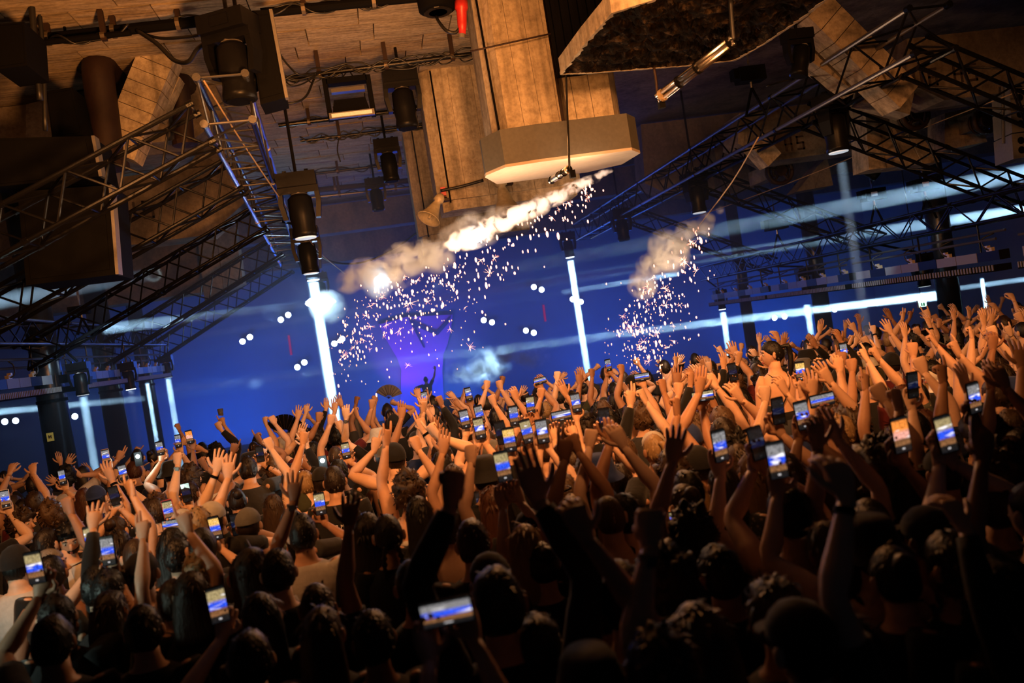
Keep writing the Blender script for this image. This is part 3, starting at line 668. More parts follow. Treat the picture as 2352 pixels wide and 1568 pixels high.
# ---- tall black cabinet beside the left ridge and speakers
def cabinet(name, px, Y, dp, label, mat='black', extra=True, cat='loudspeaker', group=None):
    A, B, D, E = [P(x, y, Y) for x, y in px]
    t = thing(name, E, label, cat, group); s = Vector((0, dp, 0))
    MB().add([A, B, D, E, A+s, B+s, D+s, E+s], [(3, 2, 1, 0), (4, 5, 6, 7), (0, 1, 5, 4), (1, 2, 6, 5), (2, 3, 7, 6), (3, 0, 4, 7)]).build('body', mat, t)
    i = [A.lerp(D, .06), B.lerp(E, .06), D.lerp(A, .06), E.lerp(B, .06)]; o = Vector((0, -.012, 0))
    MB().add([q+o for q in i]+[q for q in i], [(3, 2, 1, 0), (0, 1, 5, 4), (1, 2, 6, 5), (2, 3, 7, 6), (3, 0, 4, 7)]).build('front_grille', 'black', t)
    if extra:
        w = (B-A).normalized()*.03
        MB().add([B+o, B+w+o, D+w+o, D+o, B+s*.2, B+w+s*.2, D+w+s*.2, D+s*.2], [(3, 2, 1, 0), (4, 5, 6, 7), (0, 1, 5, 4), (1, 2, 6, 5), (2, 3, 7, 6), (3, 0, 4, 7)]).build('side_plate', 'grey', t)
    return t
cabinet('cabinet', ((568, 25), (618, 22), (655, 225), (598, 240)), 8.1, .35, 'tall black cabinet hanging beside the left ridge truss end', cat='cabinet')
cabinet('speaker_cabinet', ((-20, 318), (210, 312), (228, 405), (-20, 430)), 8.4, .6, 'upper black speaker cabinet behind the nearest left side truss', group='black cabinets of the left speaker stack')
cabinet('speaker_cabinet', ((40, 440), (250, 425), (266, 630), (60, 655)), 8.6, .6, 'lower black speaker cabinet behind the nearest left side truss', group='black cabinets of the left speaker stack')
cabinet('speaker_cabinet', ((-10, 55), (55, 50), (62, 150), (-10, 160)), 8.0, .5, 'small black cabinet in the top left corner', extra=False)
cabinet('speaker_cabinet', ((105, 210), (165, 200), (190, 310), (120, 318)), 9.4, .4, 'narrow dark cabinet left of the thick rusty pipe', extra=False)
# line array at the right edge
t = thing('line_array', P(2352, 390, 9.4), 'line array loudspeaker with round handles cut by the right picture edge', 'loudspeaker')
for k, (y0, y1) in enumerate(((188, 245), (248, 305), (308, 365))):
    A, B, D, E = P(2318+k*3, y0, 9.4), P(2400, y0-10, 9.4), P(2405, y1-10, 9.4), P(2322+k*3, y1, 9.4); s = Vector((.15, .5, 0))
    cb = MB().add([A, B, D, E, A+s, B+s, D+s, E+s], [(3, 2, 1, 0), (4, 5, 6, 7), (0, 1, 5, 4), (1, 2, 6, 5), (2, 3, 7, 6), (3, 0, 4, 7)]).build('cabinet', 'grey', t)
    for f in (.3, .68):
        p = A.lerp(E, f)+(B-A)*.25; MB().lathe(p-Vector((0, .012, 0)), (0, 1, 0), [(0, .045), (.02, .045)], 14).build('handle', 'black', cb)
bar('fly_bar', P(2303, 190, 9.4), P(2305, 330, 9.4), .02, 'chrome', t)
# chain hoists
def hoist(px, py, Y, s, label, lab=True, legs=True):
    c = P(px, py, Y); t = thing('chain_hoist', c-Vector((0, 0, .2*s)), label, 'chain hoist', 'chain hoists')
    MB().box(c, (.42*s, .24*s, .22*s)).box(c+Vector((-.24*s, 0, .02)), (.1*s, .16*s, .16*s)).build('motor', 'black', t)
    m = MB()
    for k in range(16):
        z = c.z+.11*s+k*(CZ-c.z)/16; m.box((c.x, c.y, z+.03), (.03 if k % 2 else .012, .012 if k % 2 else .03, (CZ-c.z)/16*1.2))
    o = m.build('chain', 'dull_alu', t); o['kind'] = 'stuff'
    if lab: MB().box(c+Vector((-.05*s, -.125*s, 0)), (.13*s, .006, .08*s)).build('label_plate', 'wlabel', t)
    if legs:
        k = c-Vector((0, 0, .2*s))
        MB().tube([c, k], .02, 6).build('hook', 'dull_alu', t)
        for e in (-1, 1): MB().tube([k, k+Vector((e*.16*s, 0, -.42*s))], .018, 6).build('sling', 'black', t)
hoist(1722, 172, 10.8, .9, 'black chain hoist hanging from slings left of the warm lit strut', False)
hoist(1782, 515, 15.8, 1.0, 'chain hoist over the far end of the right low truss', False)
hoist(2005, 447, 13.2, .9, 'chain hoist with a white label above the right low truss', True)
hoist(2122, 425, 12.2, .9, 'chain hoist with a white label beside the second right side truss', True)
hoist(185, 712, 13.6, .6, 'small chain hoist over the middle of the left low truss', False)
# horn loudspeakers
def horn(px, py, Y, d, s, label):
    c = P(px, py, Y); d = Vector(d).normalized(); t = thing('horn_speaker', c, label, 'loudspeaker', 'old horn loudspeakers')
    MB()._lathe(c-d*.30*s, d, [(0, .05*s), (.05*s, .075*s), (.12*s, .08*s), (.14*s, .05*s), (.2*s, .07*s), (.34*s, .11*s), (.46*s, .17*s), (.47*s, .185*s), (.475*s, .17*s), (.36*s, .10*s), (.30*s, .04*s)], 20).build('bell', 'horn', t, True)
    MB().lathe(c+d*.02*s, d, [(0, .035*s), (.14*s, .02*s)], 12).build('inner_tube', 'horn', t)
    MB().box(c-d*.2*s+Vector((.09*s, .06*s, 0)), (.16*s, .10*s, .04*s)).build('bracket', 'rust', t)
    bar('arm', c-d*.2*s, (min(max(c.x, a2.x+.12), a2.x+1.9), 11.65, c.z+.25*s), .015, 'rust', t)
    return t
horn(995, 483, 11.2, (-.55, -.35, -.75), .9, 'cream horn loudspeaker angled outward at the edge of the middle column')
horn(1158, 455, 11.3, (.05, -.15, -1), 1.05, 'cream horn loudspeaker pointing down below the boxed collar')
horn(1120, 500, 12.8, (-.1, -.3, -1), .8, 'third horn loudspeaker half hidden behind the middle column foot')
c = P(1018, 440, 11.57); t = thing('alarm_box', c, 'small red alarm box beside the horn on the middle column', 'alarm box')
MB().box(c, (.07, .06, .12)).build('body', 'red', t); MB().box(c+Vector((0, -.032, .02)), (.04, .006, .03)).build('button', 'wlabel', t)
# flying tubes
def flying_tube(a, b, r, label, twin=True):
    a, b = Vector(a), Vector(b); t = thing('pyro_tube', a, label, 'pyro tube', 'hanging pyro tubes'); u = (b-a).normalized(); s = u.cross(Vector((0, 1, 0))).normalized()
    L = (b-a).length
    for e in ((-1, 1) if twin else (0,)):
        MB().tube([a+s*e*r*.95, b+s*e*r*.95], r, 14).build('tube', 'chrome', t, True)
        MB().tube([a+s*e*r*.95-u*.002, a+s*e*r*.95+u*.001], r*.8, 14).build('mouth', 'black', t)
    for f in (.06, .3, .55, .97):
        p = a+u*L*f; MB().lathe(p-u*.012, u, [(0, r*(2.2 if twin else 1.2)), (.024, r*(2.2 if twin else 1.2))], 14).build('strap', 'steel' if f > .1 else 'clamp', t)
    MB().box(a+Vector((.02, 0, -.05)), (.05, .05, .07)).build('wing_clamp', 'black', t)
    return t
flying_tube(P(1512, 226, 6.6), P(1684, 92, 5.9), .024, 'bright twin tube hanging in front of the broken slab')
flying_tube(P(1308, 388, 7.5), P(1266, 414, 7.9), .032, 'short tube hung on a cable under the boxed collar', False)
bar_ = cable([P(1502, 155, 6.6), P(1507, 185, 6.6), P(1510, 222, 6.6)], .012, 'rusty drop rod holding the twin tube', 'rust', 'rod', 3, 'rod')
cable([P(1685, 92, 5.9), P(1682, 60, 5.9), P(1678, 0, 5.9)], .018, 'black sling holding the upper end of the twin tube')
# blue neon at right, exit sign
o = MB().tube([P(2270, 296, 12), P(2308, 283, 12)], .022, 8).build('light_tube', emit('blue_tube_light', (.03, .12, 1), 3), None, origin=P(2270, 296, 12)); tag(o, 'short glowing blue tube beside the line array', 'light tube')
c = P(2117, 697, 13.0); t = thing('exit_sign', c, 'small lit green and white exit sign left of the glossy pillar', 'sign')
MB().box(c, (.16, .04, .13)).build('case', 'grey', t); MB().box(c+Vector((0, -.024, 0)), (.145, .006, .115)).build('face', 'sign', t)
gm = plain('sign_green', (.0, .35, .12), .5)
MB().box(c+Vector((.02, -.029, .0)), (.025, .004, .085)).box(c+Vector((-.02, -.029, -.015)), (.02, .004, .05)).box(c+Vector((-.022, -.029, .022)), (.018, .004, .018)).build('running_figure', gm, t)
bar('rod', c+Vector((0, 0, .06)), (c.x, c.y, CZ+.12), .008, 'steel', t)
# ---- stage lamps on the back wall
def lamp_pair(pa, pb, label):
    a, b = P(*pa, 26.9), P(*pb, 26.9); t = thing('blinder_lamp', (a+b)/2, label, 'stage lamp', 'pairs of round stage lamps')
    MB().box((a+b)/2+Vector((0, .1, 0)), ((b-a).length+.16, .12, .05), Matrix.Rotation(-math.atan2(b.z-a.z, b.x-a.x), 3, 'Y')).build('bracket', 'black', t)
    for c in (a, b):
        MB().lathe(c, (0, 1, 0), [(0, .10), (.1, .08)], 16).build('can', 'black', t)
        MB().lathe(c-Vector((0, .01, 0)), (0, 1, 0), [(0, .088), (.008, .09)], 18).build('lens', 'lamp', t)
LP = (((557, 784), (574, 774), 'lamp pair above the far end of the left batten lights'), ((645, 734), (662, 723), 'lamp pair left of the white flash'), ((683, 843), (699, 832), 'lamp pair low on the backdrop beside the left beam'),
      ((768, 789), (786, 778), 'lamp pair inside the falling sparks at their lower end'), ((1111, 735), (1130, 740), 'lamp pair just right of the purple emblem'), ((1208, 759), (1226, 764), 'lamp pair right of the purple emblem, the lower of two'),
      ((1226, 659), (1244, 665), 'lamp pair highest on the backdrop'), ((1315, 687), (1334, 693), 'lamp pair crossed by the central beam'), ((1779, 730), (1802, 727), 'lamp pair above the woman on shoulders'),
      ((11, 968), (36, 966), 'lamp pair at the left edge under the batten lights'))
for a, b, l in LP: lamp_pair(a, b, l)
for (x, y), l in (((1917, 711), 'single round lamp right of the pillar behind the woman on shoulders'), ((172, 956), 'single round lamp right of the stickered pillar')):
    c = P(x, y, 26.9); t = thing('round_lamp', c, l, 'stage lamp'); MB().lathe(c, (0, 1, 0), [(0, .10), (.16, .08)], 16).build('can', 'black', t); MB().lathe(c-Vector((0, .01, 0)), (0, 1, 0), [(0, .088), (.008, .09)], 18).build('lens', 'lamp', t)
# red vertical strips on the backdrop
rm = emit('red_strip_light', (.5, .01, .05), .55)
for i, (a, b) in enumerate((((663, 770), (669, 815)), ((1248, 700), (1253, 738)))):
    p, q = P(*a, 27.03), P(*b, 27.03); o = MB().tube([p, q], .035, 6).build('red_strip', rm, None, origin=q); tag(o, ('dim red vertical strip light left of the left beam', 'dim red vertical strip light left of the central beam')[i], 'strip light')
# ---- purple emblem on the backdrop
def flat(px, Y, th=.06):
    v = [P(x, y, Y) for x, y in px]; n = len(v)
    return MB().add(v+[p+Vector((0, th, 0)) for p in v], [tuple(range(n-1, -1, -1)), tuple(range(n, 2*n))]+[(i, (i+1) % n, n+(i+1) % n, n+i) for i in range(n)])
pm = plain('violet_panel', (.42, .16, .62), .8, 0, 0, 3, .08)
t = thing('emblem', P(970, 930, 26.9), 'large violet goblet-shaped emblem with a dark zigzag on the backdrop', 'emblem')
flat([(870, 745), (930, 728), (1040, 722), (1036, 755), (1028, 790), (1018, 815), (1016, 850), (1022, 975), (918, 985), (922, 850), (912, 822), (890, 785)], 26.93).build('goblet', pm, t)
dm = plain('dark_violet_paint', (.05, .035, .14), .9, 0, 0, 3, .1)
flat([(938, 732), (950, 738), (976, 799), (972, 797)], 26.86, .05).build('zigzag_stroke', dm, t)
flat([(946, 735), (1003, 762), (1004, 770), (952, 748)], 26.86, .05).build('zigzag_stroke', dm, t)
flat([(1003, 760), (1036, 724), (1030, 742), (1005, 770)], 26.86, .05).build('zigzag_stroke', dm, t)
# ================================================================ haze, beams, pyro
def volume_mat(name, col, dens, emis=0, ecol=(1, 1, 1), noise=0, scale=2.0, lo=.4, hi=.65, aniso=.0, falloff=False, detail=3.0):
    m = bpy.data.materials.new(name); m.use_nodes = True; nt = m.node_tree; nt.nodes.clear()
    out = nt.nodes.new('ShaderNodeOutputMaterial'); v = nt.nodes.new('ShaderNodeVolumePrincipled')
    v.inputs['Color'].default_value = (*col, 1); v.inputs['Density'].default_value = dens; v.inputs['Anisotropy'].default_value = aniso
    v.inputs['Emission Strength'].default_value = 0; v.inputs['Emission Color'].default_value = (*ecol, 1)
    nt.links.new(v.outputs[0], out.inputs['Volume'])
    if noise:
        tc = nt.nodes.new('ShaderNodeTexCoord'); n = nt.nodes.new('ShaderNodeTexNoise'); n.inputs['Scale'].default_value = scale; n.inputs['Detail'].default_value = detail; n.inputs['Distortion'].default_value = .6
        nt.links.new(tc.outputs['Object'], n.inputs['Vector'])
        mr = nt.nodes.new('ShaderNodeMapRange'); mr.inputs['From Min'].default_value = lo; mr.inputs['From Max'].default_value = hi; mr.inputs['To Max'].default_value = dens
        nt.links.new(n.outputs[0], mr.inputs['Value']); d = mr.outputs[0]
        if falloff:
            g = nt.nodes.new('ShaderNodeVectorMath'); g.operation = 'LENGTH'
            mp = nt.nodes.new('ShaderNodeMapping'); mp.inputs['Location'].default_value = (-1, -1, -1); mp.inputs['Scale'].default_value = (2, 2, 2)
            nt.links.new(tc.outputs['Generated'], mp.inputs[0]); nt.links.new(mp.outputs[0], g.inputs[0])
            f = nt.nodes.new('ShaderNodeMapRange'); f.inputs['From Min'].default_value = 1.0; f.inputs['From Max'].default_value = .35; nt.links.new(g.outputs['Value'], f.inputs['Value'])
            mu = nt.nodes.new('ShaderNodeMath'); mu.operation = 'MULTIPLY'; nt.links.new(d, mu.inputs[0]); nt.links.new(f.outputs[0], mu.inputs[1]); d = mu.outputs[0]
        nt.links.new(d, v.inputs['Density'])
        if emis:
            mu = nt.nodes.new('ShaderNodeMath'); mu.operation = 'MULTIPLY'; mu.inputs[1].default_value = emis/max(dens, 1e-6)
            nt.links.new(d, mu.inputs[0]); nt.links.new(mu.outputs[0], v.inputs['Emission Strength'])
    elif emis: v.inputs['Emission Strength'].default_value = emis
    return m
hz = MB().box((2, 19.9, 3.2), (28, 14.0, 6.2)).build('haze', volume_mat('stage_haze', (.50, .72, 1), .032), None); hz['kind'] = 'stuff'
hz['label'] = 'blue lit stage haze filling the far end of the hall'
# light beams: dense haze columns with soft edges, each lit by its own collimated lamp
def _beam_mat():
    m = bpy.data.materials.new('beam_haze'); m.use_nodes = True; nt = m.node_tree; nt.nodes.clear(); L = nt.links
    out = nt.nodes.new('ShaderNodeOutputMaterial'); v = nt.nodes.new('ShaderNodeVolumePrincipled'); v.inputs['Color'].default_value = (.9, .96, 1, 1)
    L.new(v.outputs[0], out.inputs['Volume']); tc = nt.nodes.new('ShaderNodeTexCoord'); sp = nt.nodes.new('ShaderNodeVectorMath'); sp.operation = 'MULTIPLY_ADD'
    sp.inputs[1].default_value = (2, 2, 0); sp.inputs[2].default_value = (-1, -1, 0); L.new(tc.outputs['Generated'], sp.inputs[0])
    ln = nt.nodes.new('ShaderNodeVectorMath'); ln.operation = 'LENGTH'; L.new(sp.outputs[0], ln.inputs[0])
    f = nt.nodes.new('ShaderNodeMapRange'); f.interpolation_type = 'SMOOTHSTEP'; f.inputs['From Min'].default_value = 1.0; f.inputs['From Max'].default_value = .15; L.new(ln.outputs['Value'], f.inputs['Value'])
    n = nt.nodes.new('ShaderNodeTexNoise'); n.inputs['Scale'].default_value = 2.2; n.inputs['Detail'].default_value = 3; L.new(tc.outputs['Object'], n.inputs['Vector'])
    mr = nt.nodes.new('ShaderNodeMapRange'); mr.inputs['From Min'].default_value = .28; mr.inputs['From Max'].default_value = .72; mr.inputs['To Min'].default_value = .5; mr.inputs['To Max'].default_value = 1.7; L.new(n.outputs[0], mr.inputs['Value'])
    mu = nt.nodes.new('ShaderNodeMath'); mu.operation = 'MULTIPLY'; L.new(f.outputs[0], mu.inputs[0]); L.new(mr.outputs[0], mu.inputs[1]); L.new(mu.outputs[0], v.inputs['Density'])
    return m
bm_mat = _beam_mat()
def beam(src, dst, r0, r1, power, label, col=CYAN):
    src, dst = Vector(src), Vector(dst); d = (dst-src); L = d.length; u = d.normalized(); r = max(r0, r1)*1.25
    me = MB().tube([(0, 0, 0), (0, 0, L)], [r*.9, r], 14).mesh('light_beam', bm_mat, smooth=True); o = bpy.data.objects.new('light_beam', me); C.objects.link(o)
    o.location = src; o.rotation_euler = u.to_track_quat('Z', 'Y').to_euler()
    o['kind'] = 'stuff'; o['label'] = label
    light('AREA', 'beam_lamp', src-u*.02, col, power*.8, dst, r*1.7, spread=1.0)
    return o
def down(px, py, Y, L, r, power, label, tilt=(0, 0), col=CYAN):
    a = P(px, py, Y); return beam(a, a+Vector((tilt[0], tilt[1], -L)), r, r*1.15, power, label, col)
down(720, 649, 17.0, 3.4, .085, 75, 'bright white beam dropping from the left ridge past the white flash')
down(716, 637, 13.6, 2.6, .08, 3, 'faint wide beam dropping from the second left ridge lamp')
down(1310, 599, 21.5, 3.4, .075, 60, 'bright narrow beam dropping from the far right ridge lamp')
down(1660, 717, 20.4, 2.0, .07, 18, 'beam dropping from the far end of the right batten lights')
down(1853, 700, 16.5, 2.0, .06, 10, 'beam dropping beside the woman on shoulders')
down(1932, 374, 9.9, 2.4, .06, .5, 'faint beam under the large silver sided moving head')
down(1703, 705, 22.5, 2.0, .03, 30, 'hair-thin beam right of the far batten beam')
down(300, 897, 16.7, 2.0, .055, 6, 'beam dropping from the second gap of the left batten lights')
down(191, 911, 13.5, 2.0, .055, 3, 'faint beam dropping right of the stickered pillar')
down(386, 870, 19.8, 2.0, .06, 7, 'beam dropping at the far end of the left batten lights')
down(338, 880, 18.4, 2.0, .04, 6, 'thin beam between the second and third left pillars')
down(2255, 640, 13.5, 2.0, .03, 10, 'hair-thin beam right of the glossy pillar')
def cross(a, Ya, b, Yb, r0, r1, power, label, col=CYAN): return beam(P(*a, Ya), P(*b, Yb), r0, r1, power, label, col)
cross((2150, 679), 12.9, (395, 897), 19.5, .05, .085, 30, 'long bright beam crossing the stage from the exit sign to the left batten lights')
cross((2420, 385), 10.5, (1000, 650), 21, .10, .13, 9, 'broad soft beam entering at the right edge under the roof')
cross((2420, 470), 13.5, (440, 772), 21, .07, .10, 14, 'soft beam crossing just above the purple emblem')
cross((1560, 628), 19.5, (1290, 672), 20.5, .05, .07, 4, 'short beam through the right pyro smoke')
cross((2420, 632), 13.0, (2200, 662), 14.0, .04, .05, 3, 'faint beam end right of the glossy pillar')
cross((-40, 697), 11.5, (420, 618), 20, .10, .12, 1.6, 'faint grey beam through the left trusses, upper one')
cross((240, 755), 14.6, (700, 700), 20, .08, .10, 3, 'faint grey beam through the left trusses, lower one')
cross((-30, 948), 14.6, (330, 915), 17, .05, .06, 3, 'faint beam skimming under the left batten lights')
# ---- pyro: smoke, sparks and their light
FIRE = (1, .62, .34)
def blob(name, pts, rad, mat, label, jit=.25, n=12):
    """lumpy smoke cloud swept along a path"""
    pts = curve(pts, 5); m = MB()
    m.tube(pts, [rad[min(int(i/5), len(rad)-1)]*(1-(i % 5)/5)+rad[min(int(i/5)+1, len(rad)-1)]*((i % 5)/5) for i in range(len(pts))], n)
    vs = []
    for v in m.v:
        q = Vector(v); d = mnoise.noise_vector(q*3.1)*jit*.6+mnoise.noise_vector(q*8)*jit*.25; vs.append(tuple(q+d*.5))
    m.v = vs
    o = m.build(name, mat, None, True, origin=pts[0]); o['kind'] = 'stuff'; o['label'] = label; return o
smoke_hot = volume_mat('hot_pyro_smoke', (1, .95, .9), 30, 22.0, (1, .76, .62), 1, 9, .46, .64, falloff=True, detail=4)
smoke_mid = volume_mat('lit_pyro_smoke', (.72, .78, .86), 9, .30, (1, .66, .50), 1, 7, .42, .62, falloff=True, detail=4)
smoke_blue = volume_mat('flash_smoke', (.8, .92, 1), 8, 3.0, (.45, .75, 1), 1, 5.0, .38, .62, falloff=True, detail=4)
smoke_cool = volume_mat('drifting_smoke', (.9, .95, 1), 3.2, .05, (.5, .75, 1), 1, 3.2, .46, .64, falloff=True, detail=5)
def puffs(name, path, n, mat, label, jit=.4, stretch=1.3, seed=1):
    """soft round puffs strung along a path of (px, py, depth, radius)"""
    rs = random.Random(seed); t = thing(name, P(path[0][0], path[0][1], path[0][2]), label, 'smoke'); t['kind'] = 'stuff'; del t['category']
    for i in range(n):
        k = (i+.5)/n*(len(path)-1); a, b = path[int(k)], path[min(int(k)+1, len(path)-1)]; f = k-int(k)
        c = P(a[0]+(b[0]-a[0])*f, a[1]+(b[1]-a[1])*f, a[2]+(b[2]-a[2])*f); r = (a[3]+(b[3]-a[3])*f)*rs.uniform(.85, 1.25)
        c += Vector((rs.uniform(-1, 1), rs.uniform(-.6, .6), rs.uniform(-1, 1)))*r*jit
        o = MB().sphere(c, (r*stretch, r, r), 14, 9).build('puff', mat, t, True); o['kind'] = 'stuff'
    return t
puffs('pyro_smoke', [(1405, 390, 8.6, .03), (1330, 425, 8.65, .06), (1250, 466, 8.7, .08), (1160, 508, 8.8, .10), (1085, 545, 8.9, .12), (1040, 568, 9.0, .08)], 30, smoke_hot, 'glowing white smoke trail of the large pyro burst under the collar', .18, 1.7, 3)
puffs('pyro_smoke', [(1260, 455, 8.95, .09), (1150, 505, 9.0, .14), (1040, 560, 9.1, .17), (950, 595, 9.2, .18), (875, 622, 9.3, .16), (800, 665, 9.4, .17)], 22, smoke_mid, 'cream smoke drifting along the large pyro burst', .55, 1.2, 5)
puffs('pyro_smoke', [(1655, 480, 11.0, .06), (1610, 520, 11.1, .15), (1565, 565, 11.2, .18), (1510, 590, 11.3, .22), (1465, 650, 11.4, .20)], 14, smoke_mid, 'cream smoke cloud of the right pyro burst', .5, 1.0, 8)
puffs('flash_smoke', [(728, 690, 16.4, .30), (750, 700, 16.4, .26)], 3, smoke_blue, 'blue-white smoke around the flash at the top of the left beam', .5, 1.1, 2)
puffs('flash_smoke', [(865, 618, 9.4, .16), (878, 648, 9.4, .17)], 3, smoke_blue, 'blue-white smoke at the lower end of the pyro trail', .4, 1.0, 4)
puffs('stage_smoke', [(1225, 815, 21, .28), (1160, 830, 21, .42), (1100, 845, 21, .42), (1045, 868, 21, .25)], 9, smoke_cool, 'pale curling smoke puff right of the violet emblem', .5, 1.4, 6)
def spray(name, cores, n, mat, label, Y, size=(.008, .016), fall=1.0, spread=(.6, .3), stars=0):
    m = MB(); rs = random.Random(n)
    for i in range(n):
        k = rs.random()*(len(cores)-1); a = cores[int(k)]; b = cores[min(int(k)+1, len(cores)-1)]; f = k-int(k)
        px = a[0]+(b[0]-a[0])*f; py = a[1]+(b[1]-a[1])*f; w = a[2]+(b[2]-a[2])*f
        g = abs(rs.gauss(0, .55)); px += rs.gauss(0, .55)*w*.5+g*w*.10; py += g*w*fall-w*.02
        c = P(px, py, Y+rs.uniform(-.35, .35)); r = rs.uniform(*size)*(1.5 if rs.random() < .12 else 1)
        st = rs.random()
        if st < stars:
            for q in range(rs.randint(6, 9)):
                an = rs.random()*6.28; L = r*rs.uniform(2.5, 5.5); d = Vector((math.cos(an), rs.uniform(-.5, .5), math.sin(an)))
                m.tube([c, c+d*L], [r*.15, r*.03], 3)
            m.sphere(c, r*.6, 6, 4)
        else:
            m.sphere(c, (r*.8, r*.8, r*rs.uniform(1.0, 2.2)), 6, 4)
    o = m.build(name, mat, None, True, origin=P(cores[0][0], cores[0][1], Y)); o['kind'] = 'stuff'; o['label'] = label; return o
sp_mat = emit('white_hot_spark', (1, .44, .33), 2.6); sp2 = emit('orange_spark', (1, .36, .20), 3)
big = [(1360, 425, 40), (1280, 470, 70), (1180, 520, 90), (1080, 580, 130), (980, 630, 160), (900, 660, 150), (820, 720, 120), (780, 790, 90)]
spray('spark_shower', big[:6], 230, sp_mat, 'dense shower of glowing sparks under the large pyro burst', 9.0, (.008, .0135), .85, stars=.08)
spray('spark_shower', big[4:], 120, sp_mat, 'thinning sparks at the lower end of the large pyro burst', 9.1, (.006, .012), 1.0, stars=.14)
spray('spark_dust', big[3:], 220, sp2, 'tiny orange sparks floating below the large pyro burst', 9.2, (.003, .006), 1.1)
rt = [(1610, 520, 50), (1560, 600, 110), (1520, 640, 150), (1490, 690, 150), (1460, 740, 150), (1480, 800, 120)]
spray('spark_shower', rt, 210, sp_mat, 'shower of glowing star-shaped sparks of the right pyro burst', 11.2, (.009, .0165), .55, stars=.12)
spray('spark_dust', rt[2:], 190, sp2, 'tiny orange sparks around the right pyro burst', 11.3, (.004, .008), .8)
flash = emit('white_flash', (.72, .88, 1), 16)
def burst(px, py, Y, r, label, mat=flash):
    c = P(px, py, Y); m = MB().sphere(c, (r*1.5, r, r*.8), 14, 10)
    m.v = [tuple(Vector(v)+mnoise.noise_vector(Vector(v)*9)*r*.7) for v in m.v]
    o = m.build('flash_core', mat, None, True, origin=c); o['kind'] = 'stuff'; o['label'] = label; return o
burst(736, 697, 16.6, .17, 'white hot flash beside the top of the left beam')
burst(873, 642, 9.4, .055, 'white hot core at the lower end of the pyro smoke')
burst(1092, 548, 8.9, .06, 'white hot core in the middle of the pyro smoke')
burst(780, 783, 12, .03, 'small pale flash low in the falling sparks')
for (x, y, Y, p) in ((1330, 440, 8.4, 22), (1180, 520, 8.7, 34), (1030, 590, 8.9, 45), (880, 650, 9.2, 30), (1530, 620, 11.1, 60), (1490, 720, 11.3, 30)):
    q = P(x, y, Y); q.y -= .35; light('POINT', 'spark_glow', q, FIRE, p, size=.12)
light('POINT', 'flash_glow', P(736, 697, 16.3), (.6, .8, 1), 60, size=.15)
# ================================================================ people
M['skin'] = objcol('skin', .52, .35, .15, 45, .10)
M['hair'] = objcol('hair', .48, .35, .9, 26, .38, stretch=(3, 3, .5))
M['cloth'] = objcol('cloth', .85, .2, .5, 30, .22, sheen=.1)
M['denim'] = plain('dark_denim', (.02, .024, .035), .85, 0, .2)
M['leather'] = plain('shoe_leather', (.03, .03, .03), .5)
M['eye'] = plain('eye_white', (.5, .47, .44), .3); M['dark'] = plain('dark_brow', (.02, .012, .01), .6); M['lip'] = plain('lips', (.42, .12, .09), .5)
M['pattern'] = None
def _pattern():
    m, nt, N, L, b = nmat('patterned_shirt_cloth'); b.inputs['Roughness'].default_value = .85
    tc = nd(nt, 'ShaderNodeTexCoord'); v = nd(nt, 'ShaderNodeTexVoronoi', Scale=38.0); L.new(tc.outputs['Object'], v.inputs['Vector'])
    L.new(ramp(nt, v.outputs[0], [(.18, (.25, .20, .12)), (.35, (.035, .04, .03))]), b.inputs['Base Color']); return m
M['pattern'] = _pattern()
def rot_to(v, axis, ang): return Matrix.Rotation(ang, 3, axis) @ v
CURL = {'open': ((6, 10, 8),)*4, 'relaxed': ((22, 32, 22), (26, 36, 26), (30, 40, 30), (34, 44, 34)), 'fist': ((82, 92, 50),)*4,
        'point': ((4, 6, 4), (82, 92, 50), (82, 92, 50), (82, 92, 50)), 'peace': ((4, 6, 4), (4, 6, 4), (82, 92, 50), (82, 92, 50)),
        'horns': ((4, 6, 4), (82, 92, 50), (82, 92, 50), (4, 6, 4)), 'grip': ((30, 48, 35),)*4, 'flat': ((0, 3, 3),)*4, 'limp': ((35, 25, 15),)*4}
